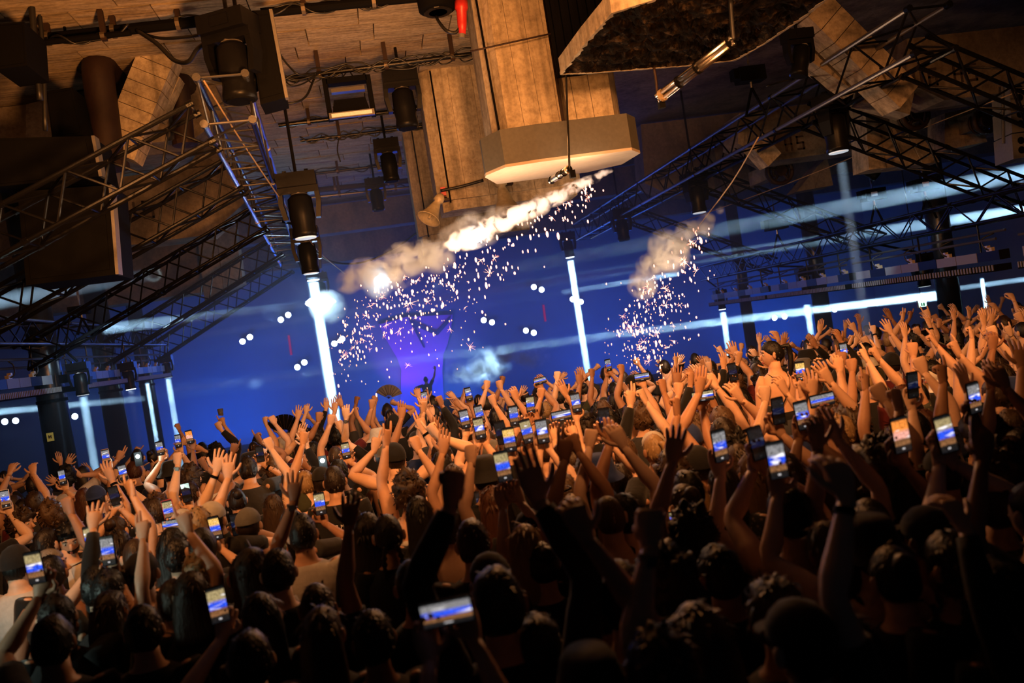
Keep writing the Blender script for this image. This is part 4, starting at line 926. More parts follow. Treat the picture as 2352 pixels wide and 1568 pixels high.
def hand(m, W, d, n, t, kind, s, hi=True):
    """palm, four jointed fingers and a thumb; W wrist, d along the hand, n palm normal, t thumb side"""
    d = d.normalized(); t = (t-d*t.dot(d)).normalized(); n2 = d.cross(t)
    n = n2 if n2.dot(n) > 0 else -n2
    k = 8 if hi else 6
    m.tube([W-d*.025*s, W+d*.005*s, W+d*.035*s, W+d*.065*s, W+d*.092*s, W+d*.104*s], [(.024*s, .019*s), (.027*s, .019*s), (.037*s, .018*s), (.042*s, .016*s), (.041*s, .013*s), (.034*s, .009*s)], k, flat=n)
    spread = {'open': 9, 'flat': 2}.get(kind, 3)
    for i, (off, L) in enumerate(((.031, .072), (.0105, .080), (-.0105, .074), (-.031, .058))):
        b = W+d*(.094-.004*abs(i-1))*s+t*off*s; dd = rot_to(d, n, 0); a = R(spread*(1.2-i*.85)); dd = (d*math.cos(a)+t*math.sin(a)).normalized()
        pts = [b-dd*.02*s, b]; ang = 0
        for c, f in zip(CURL[kind][i], (.44, .31, .25)):
            ang += R(c); v = dd*math.cos(ang)+n*math.sin(ang); pts.append(pts[-1]+v*L*f*s)
        m.tube(pts, [.0095*s, .0100*s, .0092*s, .0083*s, .0058*s], 6 if hi else 4)
    b = W+d*.028*s+t*.026*s
    if kind in ('fist', 'point', 'peace', 'horns'): seq = ((t*.5+d*.7+n*.5, .036), (d*.5-t*.4+n*.75, .028), (-t*.9+n*.35+d*.1, .024))
    elif kind == 'grip': seq = ((t*.75+d*.5+n*.3, .036), (d*.75+n*.6+t*.1, .030), (d*.6+n*.4-t*.5, .024))
    else: seq = ((t*.8+d*.6, .036), (t*.55+d*.85, .030), (t*.3+d*.95, .024))
    pts = [b-t*.012*s, b]
    for v, L in seq: pts.append(pts[-1]+v.normalized()*L*s)
    m.tube(pts, [.012*s, .0135*s, .0115*s, .010*s, .0065*s], 6 if hi else 4)
def head_mesh(m, hc, q, s, hi=True, jaw=1.0, face=False):
    nu, nv = (20, 16) if hi else (12, 10)
    def fn(v):
        x, y, z = v
        if z < -.01:
            f = min(1, (-z-.01)/.10); x *= 1-.30*f**1.3*jaw; y = y*(1-.10*f) if y > 0 else y*(1-.45*f)
            if y > 0: y += .012*f
        if z > .02 and y > 0: y *= 1-.10*min(1, (z-.02)/.09)
        if y < 0: y *= 1.06
        if face and y > .05:
            y -= .010*math.exp(-((abs(x)-.031)/.014)**2-((z-.008)/.012)**2)
            y += .006*math.exp(-((z-.030)/.012)**2)+.007*math.exp(-(x/.022)**2-((z+.062)/.012)**2)
        return q @ Vector((x*s, y*s, z*s))
    m.sphere(hc, (.073, .092, .112), nu, nv, fn)
    T = lambda x, y, z: hc + q @ Vector((x*s, y*s, z*s))
    m.tube([T(0, .074, .020), T(0, .092, -.005), T(0, .107, -.026), T(0, .090, -.036)], [.007*s, .010*s, .0145*s, .009*s], 8)
    for e in (-1, 1):
        m.tube([T(e*.070, -.002, -.004), T(e*.080, -.008, -.004), T(e*.084, -.012, -.004)], [(.026*s, .013*s), (.031*s, .017*s), (.026*s, .013*s)], 10, flat=q @ Vector((0, 1, 0)))
HAIRCOL = {'black': (.007, .006, .006), 'dark brown': (.018, .011, .008), 'brown': (.045, .025, .014), 'light brown': (.11, .062, .032), 'blond': (.36, .23, .11), 'red brown': (.08, .028, .014), 'grey': (.22, .20, .18)}
def hair_parts(root, hc, q, s, kind, col, seed, hi=True):
    T = lambda x, y, z: hc + q @ Vector((x*s, y*s, z*s)); rr = random.Random(seed); m = MB()
    def shell(grow, rough, sc, low=-.075, front=.055, thick=.012):
        nu, nv = (26, 18) if hi else (14, 10)
        off = Vector((seed*.37, seed*.11, 0))
        def fn(v):
            x, y, z = v; line = front+(low-front)*min(1, max(0, (.088-y)/.13))
            if abs(x) > .05 and -.02 < y < .03: line = max(line, -.005)
            k = min(1, max(0, (z-line)/.016+.5)); r = (.86+(.14+grow)*k)
            nz = mnoise.noise(Vector((x, y, z))*sc+off)*rough*k
            x *= r+nz; y *= (r+nz)*1.04; z *= r+nz
            if z < -.02 and y < 0: y *= 1-.25*min(1, (-z-.02)/.08)
            return q @ Vector((x*s, y*s, z*s))
        m.sphere(hc, (.074, .093, .113), nu, nv, fn)
    if kind == 'shaved': shell(.012, .0, 10, -.06, .06)
    elif kind == 'short': shell(.10, .10, 24)
    elif kind == 'spiky': shell(.16, .26, 46)
    elif kind == 'curly': shell(.34, .50, 36, -.085, .05)
    elif kind in ('bun', 'ponytail', 'braid'):
        shell(.06, .03, 12, -.06, .06)
        if kind == 'bun':
            m.sphere(T(0, -.085, .075), .042*s, 12, 8, lambda v: v*(1+mnoise.noise(v*60)*.15))
        elif kind == 'ponytail':
            m.tube(curve([T(0, -.085, .055), T(0, -.135, .060), T(.005, -.150, .0), T(.0, -.145, -.10), T(0, -.13, -.20), T(.0, -.12, -.27)], 3), [.016*s]*3+[.024*s]*4+[.025*s]*4+[.018*s]*4+[.006*s], 8)
        else:
            for e in (-1, 1): m.tube(curve([T(e*.03, -.09, -.03), T(e*.045, -.10, -.09), T(e*.05, -.095, -.16), T(e*.052, -.09, -.24)], 4), [(.018-.003*((i) % 2)*3)*s for i in range(13)], 7)
    elif kind in ('long', 'wavy', 'bob'):
        L = {'long': .34, 'wavy': .30, 'bob': .13}[kind]; shell(.10, .04 if kind == 'long' else .10, 14, -.09, .06)
        pts = [(0, -.03, .03), (0, -.045, -.04), (0, -.055, -.10)] + [(rr.uniform(-.01, .01), -.062-.012*k, -.10-L*k/4) for k in range(1, 5)]
        ra = [(.080, .070), (.090, .070), (.095, .058), (.100, .046), (.103, .038), (.092, .030), (.055, .016)]
        n = 16; k0 = len(m.v); P3 = [T(*p) for p in pts]
        vs = []
        for i, (p, (a, b)) in enumerate(zip(pts, ra)):
            for j in range(n):
                t = 2*math.pi*j/n; w = 1+(mnoise.noise(Vector((j*1.7+seed, i*.8, 0)))*(.22 if kind == 'wavy' else .12))
                x, y = a*math.cos(t)*w, b*math.sin(t)*w
                if y > 0 and i < 4: y *= .2
                vs.append(T(p[0]+x, p[1]+y, p[2]))
        m.add(vs, [(i*n+j, i*n+(j+1) % n, (i+1)*n+(j+1) % n, (i+1)*n+j) for i in range(len(pts)-1) for j in range(n)]+[tuple(range((len(pts)-1)*n, len(pts)*n))])
    elif kind in ('cap', 'bucket hat', 'beanie', 'backward cap'):
        shell(.05, .03, 12, -.08, .06); o = m.build('hair', 'hair', root, True); o.color = (*HAIRCOL['dark brown'], 1)
        m = MB(); n = 20
        prof = {'cap': [(.030, 1.10), (.06, 1.08), (.09, .9), (.115, .62), (.128, .25), (.131, .02)], 'beanie': [(.005, 1.16), (.04, 1.18), (.08, 1.05), (.115, .78), (.135, .4), (.142, .02)],
                'bucket hat': [(-.01, 1.75), (.025, 1.28), (.06, 1.16), (.105, 1.0), (.125, .8), (.128, .02)]}['cap' if 'cap' in kind else kind]
        vs = [T(.076*r*math.cos(2*math.pi*j/n), .098*r*math.sin(2*math.pi*j/n)-.004, z) for z, r in prof for j in range(n)]
        m.add(vs, [(i*n+j, i*n+(j+1) % n, (i+1)*n+(j+1) % n, (i+1)*n+j) for i in range(len(prof)-1) for j in range(n)]+[tuple(range((len(prof)-1)*n, len(prof)*n))])
        h = m.build('hat', 'cloth', root, True); h.color = (*col, 1)
        if 'cap' in kind:
            e = -1 if kind[0] == 'b' else 1
            b = MB(); vs = []
            for j in range(9):
                a = math.pi*j/8; vs += [T(.070*math.cos(a), e*(.075+.0*math.sin(a)), .034), T(.066*math.cos(a), e*(.08+.085*math.sin(a)), .020)]
            up = [v+q @ Vector((0, 0, .006*s)) for v in vs]; k = len(vs)
            b.add(vs+up, [(2*i, 2*i+1, 2*i+3, 2*i+2) for i in range(8)]+[(k+2*i, k+2*i+2, k+2*i+3, k+2*i+1) for i in range(8)]+[(2*i+1, k+2*i+1, k+2*i+3, 2*i+3) for i in range(8)])
            b = b.build('brim', 'cloth', h, True); b.color = (*col, 1)
        return
    if kind != 'shaved':                          # loose locks over the shell
        cnt, Lk, lift_ = {'short': (170, .024, .3), 'spiky': (230, .034, .7), 'curly': (300, .034, 1.0), 'wavy': (170, .05, .25), 'long': (120, .06, .12), 'bob': (150, .045, .18)}.get(kind, (90, .03, .12))
        if not hi: cnt //= 3
        g = {'short': 1.10, 'spiky': 1.14, 'curly': 1.30, 'wavy': 1.12, 'long': 1.10, 'bob': 1.10}.get(kind, 1.06)
        for i in range(cnt):
            th = rr.uniform(0, 6.283); cz = rr.uniform(-.35, 1)
            if cz < .45 and math.sin(th) > .1: continue
            sr = math.sqrt(1-cz*cz); nrm = Vector((sr*math.cos(th), sr*math.sin(th), cz)); p = Vector((nrm.x*.074, nrm.y*.096, nrm.z*.113))*g*.97
            tg = Vector((0, -.5, -1)) if kind != 'curly' else Vector((rr.uniform(-1, 1), rr.uniform(-1, 1), rr.uniform(-1, 1)))
            tg = (tg-nrm*tg.dot(nrm)+Vector((rr.uniform(-.5, .5), rr.uniform(-.5, .5), rr.uniform(-.3, .3)))).normalized(); w = tg.cross(nrm).normalized()*rr.uniform(.003, .007)
            e = p+(tg+nrm*lift_*rr.uniform(.2, 1.0)).normalized()*Lk*rr.uniform(.6, 1.3); mid = (p+e)/2+nrm*.004
            m.add([T(*(p-w)), T(*(p+w)), T(*(mid+w*.8)), T(*(mid-w*.8)), T(*e)], [(0, 1, 2, 3), (3, 2, 4)])
    o = m.build('hair', 'hair', root, True); o.color = (*HAIRCOL[col], 1)
TORSO = [(.88, .165, .115), (.96, .160, .112), (1.08, .142, .100), (1.20, .155, .108), (1.32, .178, .116), (1.40, .182, .102), (1.445, .140, .080), (1.485, .070, .062), (1.52, .056, .056), (1.575, .054, .058)]
_lower = {}
def lower(root, s, yaw):
    if not _lower:
        m = MB(); m.tube([(0, 0, .72), (0, 0, .84), (0, 0, .95), (0, 0, 1.0)], [(.12, .15), (.128, .172), (.122, .168), (.118, .162)], 12)
        for e in (-1, 1): m.tube([(e*.09, 0, .86), (e*.095, .01, .60), (e*.10, .01, .48), (e*.105, -.01, .28), (e*.11, -.01, .07)], [.088, .078, .062, .060, .055], 10)
        _lower['t'] = m.mesh('trousers', 'denim', smooth=True); f = MB()
        for e in (-1, 1): f.tube([(e*.11, -.06, .045), (e*.11, 0, .05), (e*.112, .09, .035), (e*.114, .17, .025)], [(.040, .045), (.045, .050), (.046, .034), (.035, .022)], 10)
        _lower['s'] = f.mesh('shoes', 'leather', smooth=True)
    for k, nme in (('t', 'trousers'), ('s', 'shoes')):
        o = bpy.data.objects.new(nme, _lower[k]); C.objects.link(o); o.parent = root; o.rotation_euler = (0, 0, yaw); o.scale = (s, s, s)
ARMLOG = []
def person(x, y, s=1.0, yaw=0, skin=(.62, .36, .24), hair=('short', 'black'), top=('black tee', 'tee', (.012, .012, .013)), arms=None, turn=0, nod=0, lift=0, slim=1.0, hi=True, face=False, label='', group='people in the crowd', legs=True, extras=(), lean=(0, 0), hatcol=(.02, .02, .02)):
    root = thing('person', (x, y, lift), label, 'person', group); B = Vector((x, y, lift))
    f = Vector((-math.sin(yaw), math.cos(yaw), 0)); r = Vector((math.cos(yaw), math.sin(yaw), 0)); U = Vector((0, 0, 1))
    L = lambda a, b, c: B + (r*a*slim+f*b)*s + Vector((lean[0], lean[1], 0))*(c/1.5) + U*c*s
    arms = arms or {}
    up = {sd: (arms.get(sd) is not None and arms[sd]['p'].z > B.z+1.35*s) for sd in (-1, 1)}
    n = 14 if hi else 10
    body = MB()
    ring = lambda w, d, z, g=0: [L((w+g)*math.cos(2*math.pi*k/n), (d+g)*math.sin(2*math.pi*k/n), z) for k in range(n)]
    def loft(m, prof, g=0):
        vs = [p for z, w, d in prof for p in ring(w, d, z, g)]; k = len(prof)
        m.add(vs, [(i*n+j, i*n+(j+1) % n, (i+1)*n+(j+1) % n, (i+1)*n+j) for i in range(k-1) for j in range(n)]+[tuple(range(n-1, -1, -1)), tuple((k-1)*n+j for j in range(n))])
    loft(body, TORSO)
    q = (Matrix.Rotation(yaw+turn, 3, 'Z') @ Matrix.Rotation(nod, 3, 'X'))
    hc = L(0, .012, 1.635); head_mesh(body, hc, q, s, hi, face=face)
    cloth = MB(); kind = top[1]; am = {}
    for sd in (-1, 1):
        S = L(sd*.168, 0, 1.425+(.035 if up[sd] else 0)); a = arms.get(sd)
        if a is None:
            el = L(sd*.235, -.01, 1.16); wr = L(sd*.20, .14, .98); d = (wr-el).normalized(); hk = 'relaxed'; nn = r*-sd; tt = f
        else:
            wr0 = a['p']; d = a.get('d'); ua, fa = .285*s, .265*s; hk = a['k']
            v = wr0-S; D = v.length; mx = (ua+fa)*.992
            if D > mx: v = v*(mx/D); D = mx
            if D < .16*s: v = v.normalized()*.16*s; D = .16*s
            wr = S+v; h = math.sqrt(max(0, ua*ua-((ua*ua-fa*fa+D*D)/(2*D))**2)); c0 = S+v.normalized()*((ua*ua-fa*fa+D*D)/(2*D))
            pole = a.get('e'); pole = (pole-c0) if pole is not None else (r*sd*.8-U*.35+f*.25)
            pole = pole-v.normalized()*pole.dot(v.normalized()); pole = pole.normalized() if pole.length > 1e-4 else r*sd
            el = c0+pole*h; fd = (wr-el).normalized(); d = (fd*.75+d*.6).normalized() if d is not None else fd
            nn = a.get('n', f*.8-r*sd*.3); tt = a.get('t', r*-sd)
            if abs(d.dot(tt.normalized())) > .9: tt = f
        am[sd] = (S, el, wr, d); g = 10 if hi else 7; k = slim**.8
        A = curve([S-(el-S)*.17, S+(el-S)*.25, S+(el-S)*.55, el, el+(wr-el)*.30, el+(wr-el)*.65, wr], 2)
        rad = [.020, .047, .056, .052, .049, .043, .037, .041, .042, .036, .031, .026, .022]
        body.tube(A, [x*s*k for x in rad], g)
        hand(body, wr, d, nn, tt, hk, s*(.96 if slim < .95 else 1.04), hi)
        if kind in ('tee', 'long'):
            e = curve([S-(el-S)*.15, S+(el-S)*.2, S+(el-S)*.55], 3) if kind == 'tee' else curve([S-(el-S)*.15, S+(el-S)*.3, S+(el-S)*.6, el, el+(wr-el)*.5, el+(wr-el)*.9], 2)
            m0 = len(e); base = [.066, .070, .069, .066, .064, .063, .062] if kind == 'tee' else [.064, .066, .062, .058, .055, .052, .050, .050, .047, .041, .036]
            cloth.tube(e, [base[min(i, len(base)-1)]*s*k for i in range(m0)], g)
        if 'band' in extras and sd == (1 if arms.get(1) else -1):
            u = (wr-el).normalized(); w = MB(); w.lathe(wr-u*.045*s, u, [(0, .030*s), (.02*s, .029*s)], 12); w.build('wristband', 'black', root)
        if 'watch' in extras and sd == (-1 if arms.get(-1) else 1):
            u = (wr-el).normalized(); w = MB(); w.lathe(wr-u*.040*s, u, [(0, .030*s), (.016*s, .029*s)], 12); w.box(wr-u*.032*s-f*.031*s, (.03*s, .012*s, .03*s)); w.build('watch', 'dull_alu', root)
    o = body.build('body', 'skin', root, True); o.color = (*skin, 1)
    if kind in ('tee', 'long'): loft(cloth, [p for p in TORSO[:7]]+[(1.475, .082, .072)], .013)
    elif kind == 'tank':
        loft(cloth, TORSO[:5]+[(1.35, .175, .112)], .010)
        for sd in (-1, 1): cloth.tube([L(sd*.085, .10, 1.33), L(sd*.088, .06, 1.455), L(sd*.088, -.02, 1.47), L(sd*.08, -.10, 1.35)], [(.022*s, .008*s)]*4, 6, flat=r)
    elif kind == 'cross':
        loft(cloth, TORSO[:3]+[(1.14, .148, .104)], .006)
        for sd in (-1, 1):
            cloth.tube(curve([L(sd*.12, -.098, 1.13), L(sd*.05, -.118, 1.22), L(0, -.122, 1.29), L(-sd*.05, -.112, 1.37), L(-sd*.085, -.055, 1.452), L(-sd*.085, .03, 1.46), L(-sd*.09, .10, 1.33)], 3), .006*s, 6)
            cloth.tube([L(sd*.13, -.09, 1.12), L(sd*.06, -.113, 1.05)], .006*s, 6)
        cloth.tube(curve([L(-.13, .105, 1.14), L(-.07, .118, 1.30), L(.07, .118, 1.30), L(.13, .105, 1.14)], 3), [.02*s]*4+[.03*s]*3+[.02*s]*3, 6)
    if kind != 'bare':
        o = cloth.build('top', 'pattern' if top[0].startswith('patterned') else 'cloth', root, True); o.color = (*top[2], 1)
    if hair[0] != 'bald': hair_parts(root, hc, q, s, hair[0], hatcol if hair[0] in ('cap', 'bucket hat', 'beanie', 'backward cap') else hair[1], int(abs(x*71+y*13)*10) % 97, hi)
    T = lambda a, b, c: hc + q @ Vector((a*s, b*s, c*s))
    if face:
        ey = MB(); pu = MB(); br = MB()
        for e in (-1, 1):
            ey.sphere(T(e*.031, .072, .006), .012*s, 10, 8); pu.sphere(T(e*.031, .0805, .006), .0055*s, 8, 6)
            br.tube([T(e*.016, .087, .024), T(e*.032, .088, .031), T(e*.050, .072, .025)], [.003*s, .0045*s, .002*s], 6)
        ey.build('eyes', 'eye', root, True); pu.build('pupils', 'dark', root); br.build('eyebrows', 'dark', root)
        MB().tube([T(-.022, .078, -.062), T(0, .090, -.059), T(.022, .078, -.062)], [.002*s, .006*s, .002*s], 6).tube([T(-.018, .077, -.069), T(0, .088, -.070), T(.018, .077, -.069)], [.002*s, .006*s, .002*s], 6).build('lips', 'lip', root, True)
    if 'beard' in extras:
        b = MB().sphere(hc, (.066, .088, .06), 14, 8, lambda v: q @ Vector((v.x*s*1.0, (v.y if v.y > 0 else v.y*.2)*s*1.04, (v.z-.062)*s))).build('beard', 'hair', root, True); b.color = (*HAIRCOL['black'], 1)
    if 'sunglasses' in extras or 'glasses' in extras or 'raised sunglasses' in extras:
        dz, dy = (.085, -.01) if 'raised sunglasses' in extras else (.008, 0); g = MB()
        for e in (-1, 1):
            g.add([T(e*(.031+a*.021), .098+dy-abs(a)*.004, dz+c*.015) for a, c in ((-1, -1), (1, -1), (1, 1), (-1, 1))]+[T(e*(.031+a*.021), .092+dy, dz+c*.015) for a, c in ((-1, -1), (1, -1), (1, 1), (-1, 1))], [(0, 1, 2, 3), (7, 6, 5, 4), (0, 4, 5, 1), (1, 5, 6, 2), (2, 6, 7, 3), (3, 7, 4, 0)])
            g.tube([T(e*.052, .094+dy, dz), T(e*.080, .05+dy, dz+.002), T(e*.082, -.01, dz)], .003*s, 5)
        g.tube([T(-.012, .098+dy, dz), T(.012, .098+dy, dz)], .003*s, 5); g.build('glasses', 'blackgloss', root)
    if 'headband' in extras:
        MB().tube([T(.080*math.cos(a), .092*math.sin(a)-.01, .085-.0*math.sin(a)) for a in [i*math.pi/8 for i in range(17)]], .006*s, 6).build('headband', 'black', root)
    if legs: lower(root, s, yaw)
    return root, am
# ---- phones and other hand-held things
def screen_mat(name, kind):
    m, nt, N, L, b = nmat(name); tc = nd(nt, 'ShaderNodeTexCoord'); sp = nd(nt, 'ShaderNodeSeparateXYZ'); L.new(tc.outputs['UV'], sp.inputs[0])
    oi = nd(nt, 'ShaderNodeObjectInfo'); n1 = nd(nt, 'ShaderNodeTexNoise', Scale=5.0, Detail=3.0); va = nd(nt, 'ShaderNodeVectorMath', operation='ADD'); L.new(tc.outputs['UV'], va.inputs[0]); L.new(oi.outputs['Random'], va.inputs[1]); L.new(va.outputs[0], n1.inputs['Vector'])
    n2 = nd(nt, 'ShaderNodeTexNoise', Scale=16.0, Detail=2.0); L.new(va.outputs[0], n2.inputs['Vector'])
    top = {'warm': (.95, .55, .14), 'mid': (.42, .32, .15), 'cool': (.25, .24, .24), 'orange': (1.0, .30, .05), 'dark': (.03, .03, .03)}[kind]
    blue = {'orange': (1.0, .45, .35), 'dark': (.01, .02, .09)}.get(kind, (.03, .10, .95)); crowd = {'dark': (.01, .006, .004)}.get(kind, (.30, .13, .05))
    g = ramp(nt, sp.outputs[1], [(.0, (.01, .01, .012)), (.18, (.02, .015, .012)), (.22, crowd), (.36, [c*.6 for c in crowd]), (.42, blue), (.56, blue), (.66, top), (.90, top), (.94, (.01, .01, .01))])
    mod = ramp(nt, n2.outputs[0], [(.35, (.25, .25, .25)), (.6, (1.1, 1.1, 1.1))]); g = mixc(nt, .8, g, mod, 'MULTIPLY')
    # white beam streaks over the middle of the picture
    mp2 = nd(nt, 'ShaderNodeMapping'); mp2.inputs['Rotation'].default_value = (0, 0, .6); mp2.inputs['Scale'].default_value = (.6, 3.6, 1); L.new(va.outputs[0], mp2.inputs[0])
    w = nd(nt, 'ShaderNodeTexNoise', Scale=1.7, Detail=1.0); L.new(mp2.outputs[0], w.inputs['Vector'])
    st = ramp(nt, w.outputs[0], [(.56, (0, 0, 0)), (.64, (1, 1, 1))]); mk = ramp(nt, sp.outputs[1], [(.36, (0, 0, 0)), (.44, (1, 1, 1)), (.74, (1, 1, 1)), (.8, (0, 0, 0))])
    f = mixc(nt, 1.0, st, mk, 'MULTIPLY'); g = mixc(nt, f, g, (1.0, .95, .95) if kind != 'dark' else (.15, .15, .2))
    rec = ramp(nt, sp.outputs[1], [(.0, (0, 0, 0)), (.07, (0, 0, 0)), (.075, (.6, .6, .6)), (.12, (.6, .6, .6)), (.125, (0, 0, 0))]); cx = ramp(nt, sp.outputs[0], [(.40, (0, 0, 0)), (.43, (1, 1, 1)), (.57, (1, 1, 1)), (.60, (0, 0, 0))])
    g = mixc(nt, mixc(nt, 1.0, rec, cx, 'MULTIPLY'), g, (.8, .75, .75) if kind != 'dark' else (.05, .05, .05))
    b.inputs['Base Color'].default_value = (.01, .01, .01, 1); b.inputs['Roughness'].default_value = .15
    L.new(g, b.inputs['Emission Color']); b.inputs['Emission Strength'].default_value = 1.25 if kind != 'dark' else .5
    return m
SCREEN = {k: screen_mat(k+'_phone_screen', k) for k in ('warm', 'mid', 'cool', 'orange', 'dark')}
_ph = {}
def phone(c, kind, label, land=False, roll=0, case='black', tilt=0, yaw=0, s=1.0, group='phones held up in the crowd'):
    if 'b' not in _ph:
        w, h, t, b = .0375, .078, .0042, .008; pr = [(w-b+b*math.cos(a), h-b+b*math.sin(a)) for a in (0, .52, 1.05, 1.57)]
        poly = pr+[(-x, z) for x, z in reversed(pr)]+[(-x, -z) for x, z in pr]+[(x, -z) for x, z in reversed(pr)]
        _ph['b'] = (poly, t)
        me = MB().add([(-.034, -t-.0004, -.0735), (.034, -t-.0004, -.0735), (.034, -t-.0004, .0735), (-.034, -t-.0004, .0735)], [(0, 1, 2, 3)])
        _ph['s'] = me
    t = thing('phone', c, label, 'phone', group)
    q = Matrix.Rotation(yaw, 4, 'Z') @ Matrix.Rotation(roll, 4, 'Y') @ Matrix.Rotation(tilt, 4, 'X')
    t.rotation_euler = q.to_euler(); t.scale = (s, s, s)
    poly, th = _ph['b']; kb = 'case_'+case
    if kb not in _ph: _ph[kb] = MB().prism(poly, -th, th, lambda v: (v[0], v[2], v[1])).box((-.018, .0055, .055), (.026, .004, .03)).mesh('phone_case', case)
    ks = ('scr', kind, land)
    if ks not in _ph:
        me = _ph['s'].mesh('screen', SCREEN[kind]); uv = me.uv_layers.new(name='UVMap')
        co = [(0, 0), (1, 0), (1, 1), (0, 1)] if not land else [(0, 1), (0, 0), (1, 0), (1, 1)]
        for i, cc in enumerate(co): uv.data[i].uv = cc
        _ph[ks] = me
    for nme, me in (('case', _ph[kb]), ('screen', _ph[ks])):
        o = bpy.data.objects.new(nme, me); C.objects.link(o); o.parent = t
    return t
# ================================================================ the crowd
CR = random.Random(21)
SKINS = [(.70, .44, .31), (.62, .37, .25), (.74, .50, .37), (.55, .31, .20), (.42, .22, .13), (.66, .41, .28), (.30, .15, .09)]
TOPS = [('black tee', 'tee', (.010, .010, .011)), ('black tee', 'tee', (.010, .010, .011)), ('charcoal tee', 'tee', (.035, .035, .038)), ('black tank top', 'tank', (.009, .009, .010)), ('white tee', 'tee', (.55, .52, .50)), ('bare shoulders', 'bare', (0, 0, 0)),
        ('black long sleeves', 'long', (.010, .010, .011)), ('navy tee', 'tee', (.012, .02, .06)), ('white tank top', 'tank', (.5, .48, .46)), ('olive tee', 'tee', (.05, .055, .03)), ('burgundy tee', 'tee', (.10, .012, .016)), ('patterned shirt', 'tee', (.1, .1, .1))]
MEN = [('short', 0), ('short', 0), ('spiky', 0), ('curly', 0), ('shaved', 0), ('cap', 0), ('backward cap', 0), ('beanie', 0), ('short', 0), ('bucket hat', 0)]
WOM = [('long', 1), ('ponytail', 1), ('bun', 1), ('wavy', 1), ('bob', 1), ('braid', 1), ('long', 1)]
HCOL = ['black', 'dark brown', 'dark brown', 'brown', 'light brown', 'blond', 'red brown', 'black', 'brown']
HATC = {'black': (.012, .012, .013), 'white': (.5, .48, .45), 'red': (.3, .02, .02), 'green': (.03, .09, .04), 'grey': (.12, .12, .12), 'blue': (.02, .04, .15)}
PEOPLE = []      # (root, description, px, py, place)
PLACED = []
HN = {'fist': 'fist', 'open': 'open hand', 'flat': 'flat hand', 'relaxed': 'loose hand', 'limp': 'drooping hand', 'point': 'pointing finger', 'peace': 'two-finger sign', 'horns': 'horn sign', 'grip': 'phone'}
def mk(x, y, head=None, hands=(), hair=None, col=None, top=None, skin=None, s=None, yaw=None, turn=0, nod=0, female=None, extras=(), face=False, desc=None, lift=0, headz=None, lean=(0, 0), place=None, arms=None):
    if female is None: female = CR.random() < .38
    if hair is None: hair = CR.choice(WOM if female else MEN)[0]
    else: female = hair in ('long', 'ponytail', 'bun', 'wavy', 'bob', 'braid') or female
    col = col or CR.choice(HCOL); top = top or CR.choice(TOPS+TOPS[:4]+TOPS[:4]+TOPS[5:7])
    if isinstance(top, str): top = [t for t in TOPS if t[0] == top][0]
    skin = skin or CR.choice(SKINS); s = s or (CR.uniform(.95, 1.0) if female else CR.uniform(1.0, 1.06)); yaw = CR.uniform(-.25, .25) if yaw is None else yaw
    if top[1] == 'bare' and female: top = TOPS[3]
    hat = hair in ('cap', 'bucket hat', 'beanie', 'backward cap'); hcn = CR.choice(['black', 'black', 'black', 'grey', 'white', 'black', 'blue']) if hat else None
    if hat and col in HATC: hcn = col
    A = {}; f = Vector((-math.sin(yaw), math.cos(yaw), 0)); r = Vector((math.cos(yaw), math.sin(yaw), 0))
    hs = list(hands)
    for h in hs:                                   # decide which arm each hand belongs to
        h['sd'] = h.get('sd') or (1 if (h['p']-Vector((x, y, 0))).dot(r) > 0 else -1)
    if len(hs) == 2 and hs[0]['sd'] == hs[1]['sd']:
        a = (hs[0]['p']-Vector((x, y, 0))).dot(r); b = (hs[1]['p']-Vector((x, y, 0))).dot(r); hs[0]['sd'], hs[1]['sd'] = (1, -1) if a > b else (-1, 1)
    for h in hs:
        sd = h['sd']; k = h['k']; d = Vector((0, 0, 1))+r*h.get('tilt', CR.uniform(-.25, .25))+f*(.9 if k == 'limp' else CR.uniform(-.1, .35))
        n = f if k != 'grip' else -f+r*-sd*.3
        t = (r*-sd if k != 'grip' else r*-sd) + f*(.6 if k in ('fist', 'horns', 'point') else .1)
        A[sd] = dict(p=h['p'], k=k, d=d, n=n, t=t, e=h.get('e'))
    far = y > 12.5
    col_w = f'{hcn} {hair}' if hat else ({'shaved': 'shaved head', 'short': f'short {col} hair', 'spiky': f'tousled {col} hair', 'curly': f'curly {col} hair', 'long': f'long {col} hair', 'ponytail': f'{col} ponytail', 'bun': f'{col} bun', 'wavy': f'wavy {col} hair', 'bob': f'{col} bob', 'braid': f'{col} braids', 'bald': 'bald head'}[hair])
    if desc is None:
        ks = [HN[h['k']] for h in hs]
        if not ks: pose = 'arms down'
        elif len(ks) == 1: pose = {'grip': 'filming one-handed'}.get(hs[0]['k'], ks[0]+' raised')
        elif 'phone' in ks: pose = 'filming with both hands' if ks[0] == ks[1] else 'filming, other '+[k for k in ks if k != 'phone'][0]+' raised'
        elif ks[0] == ks[1]: pose = 'both '+{'fist': 'fists', 'open hand': 'open hands', 'flat hand': 'flat hands', 'loose hand': 'loose hands', 'drooping hand': 'hands drooping', 'pointing finger': 'index fingers', 'two-finger sign': 'hands signing', 'horn sign': 'horn signs'}[ks[0]]+' up'
        else: pose = ks[0]+' and '+ks[1]+' up'
        if not hs and nod > .1: pose = 'head lowered'
        desc = f"person with {col_w} and {top[0] if top[0] != 'bare shoulders' else 'bare shoulders'}, {pose}"
    root, am = person(x, y, s, yaw, skin, (hair, col), top, A if arms is None else arms, turn, nod, lift, .90 if female else 1.0, not far, face, desc, extras=extras, lean=lean, hatcol=HATC.get(hcn, (.02, .02, .02)), legs=lift == 0)
    px, py = proj((x, y, 1.64*s+lift)); PEOPLE.append([root, desc, px, py, place]); PLACED.append((x, y)); return root, am
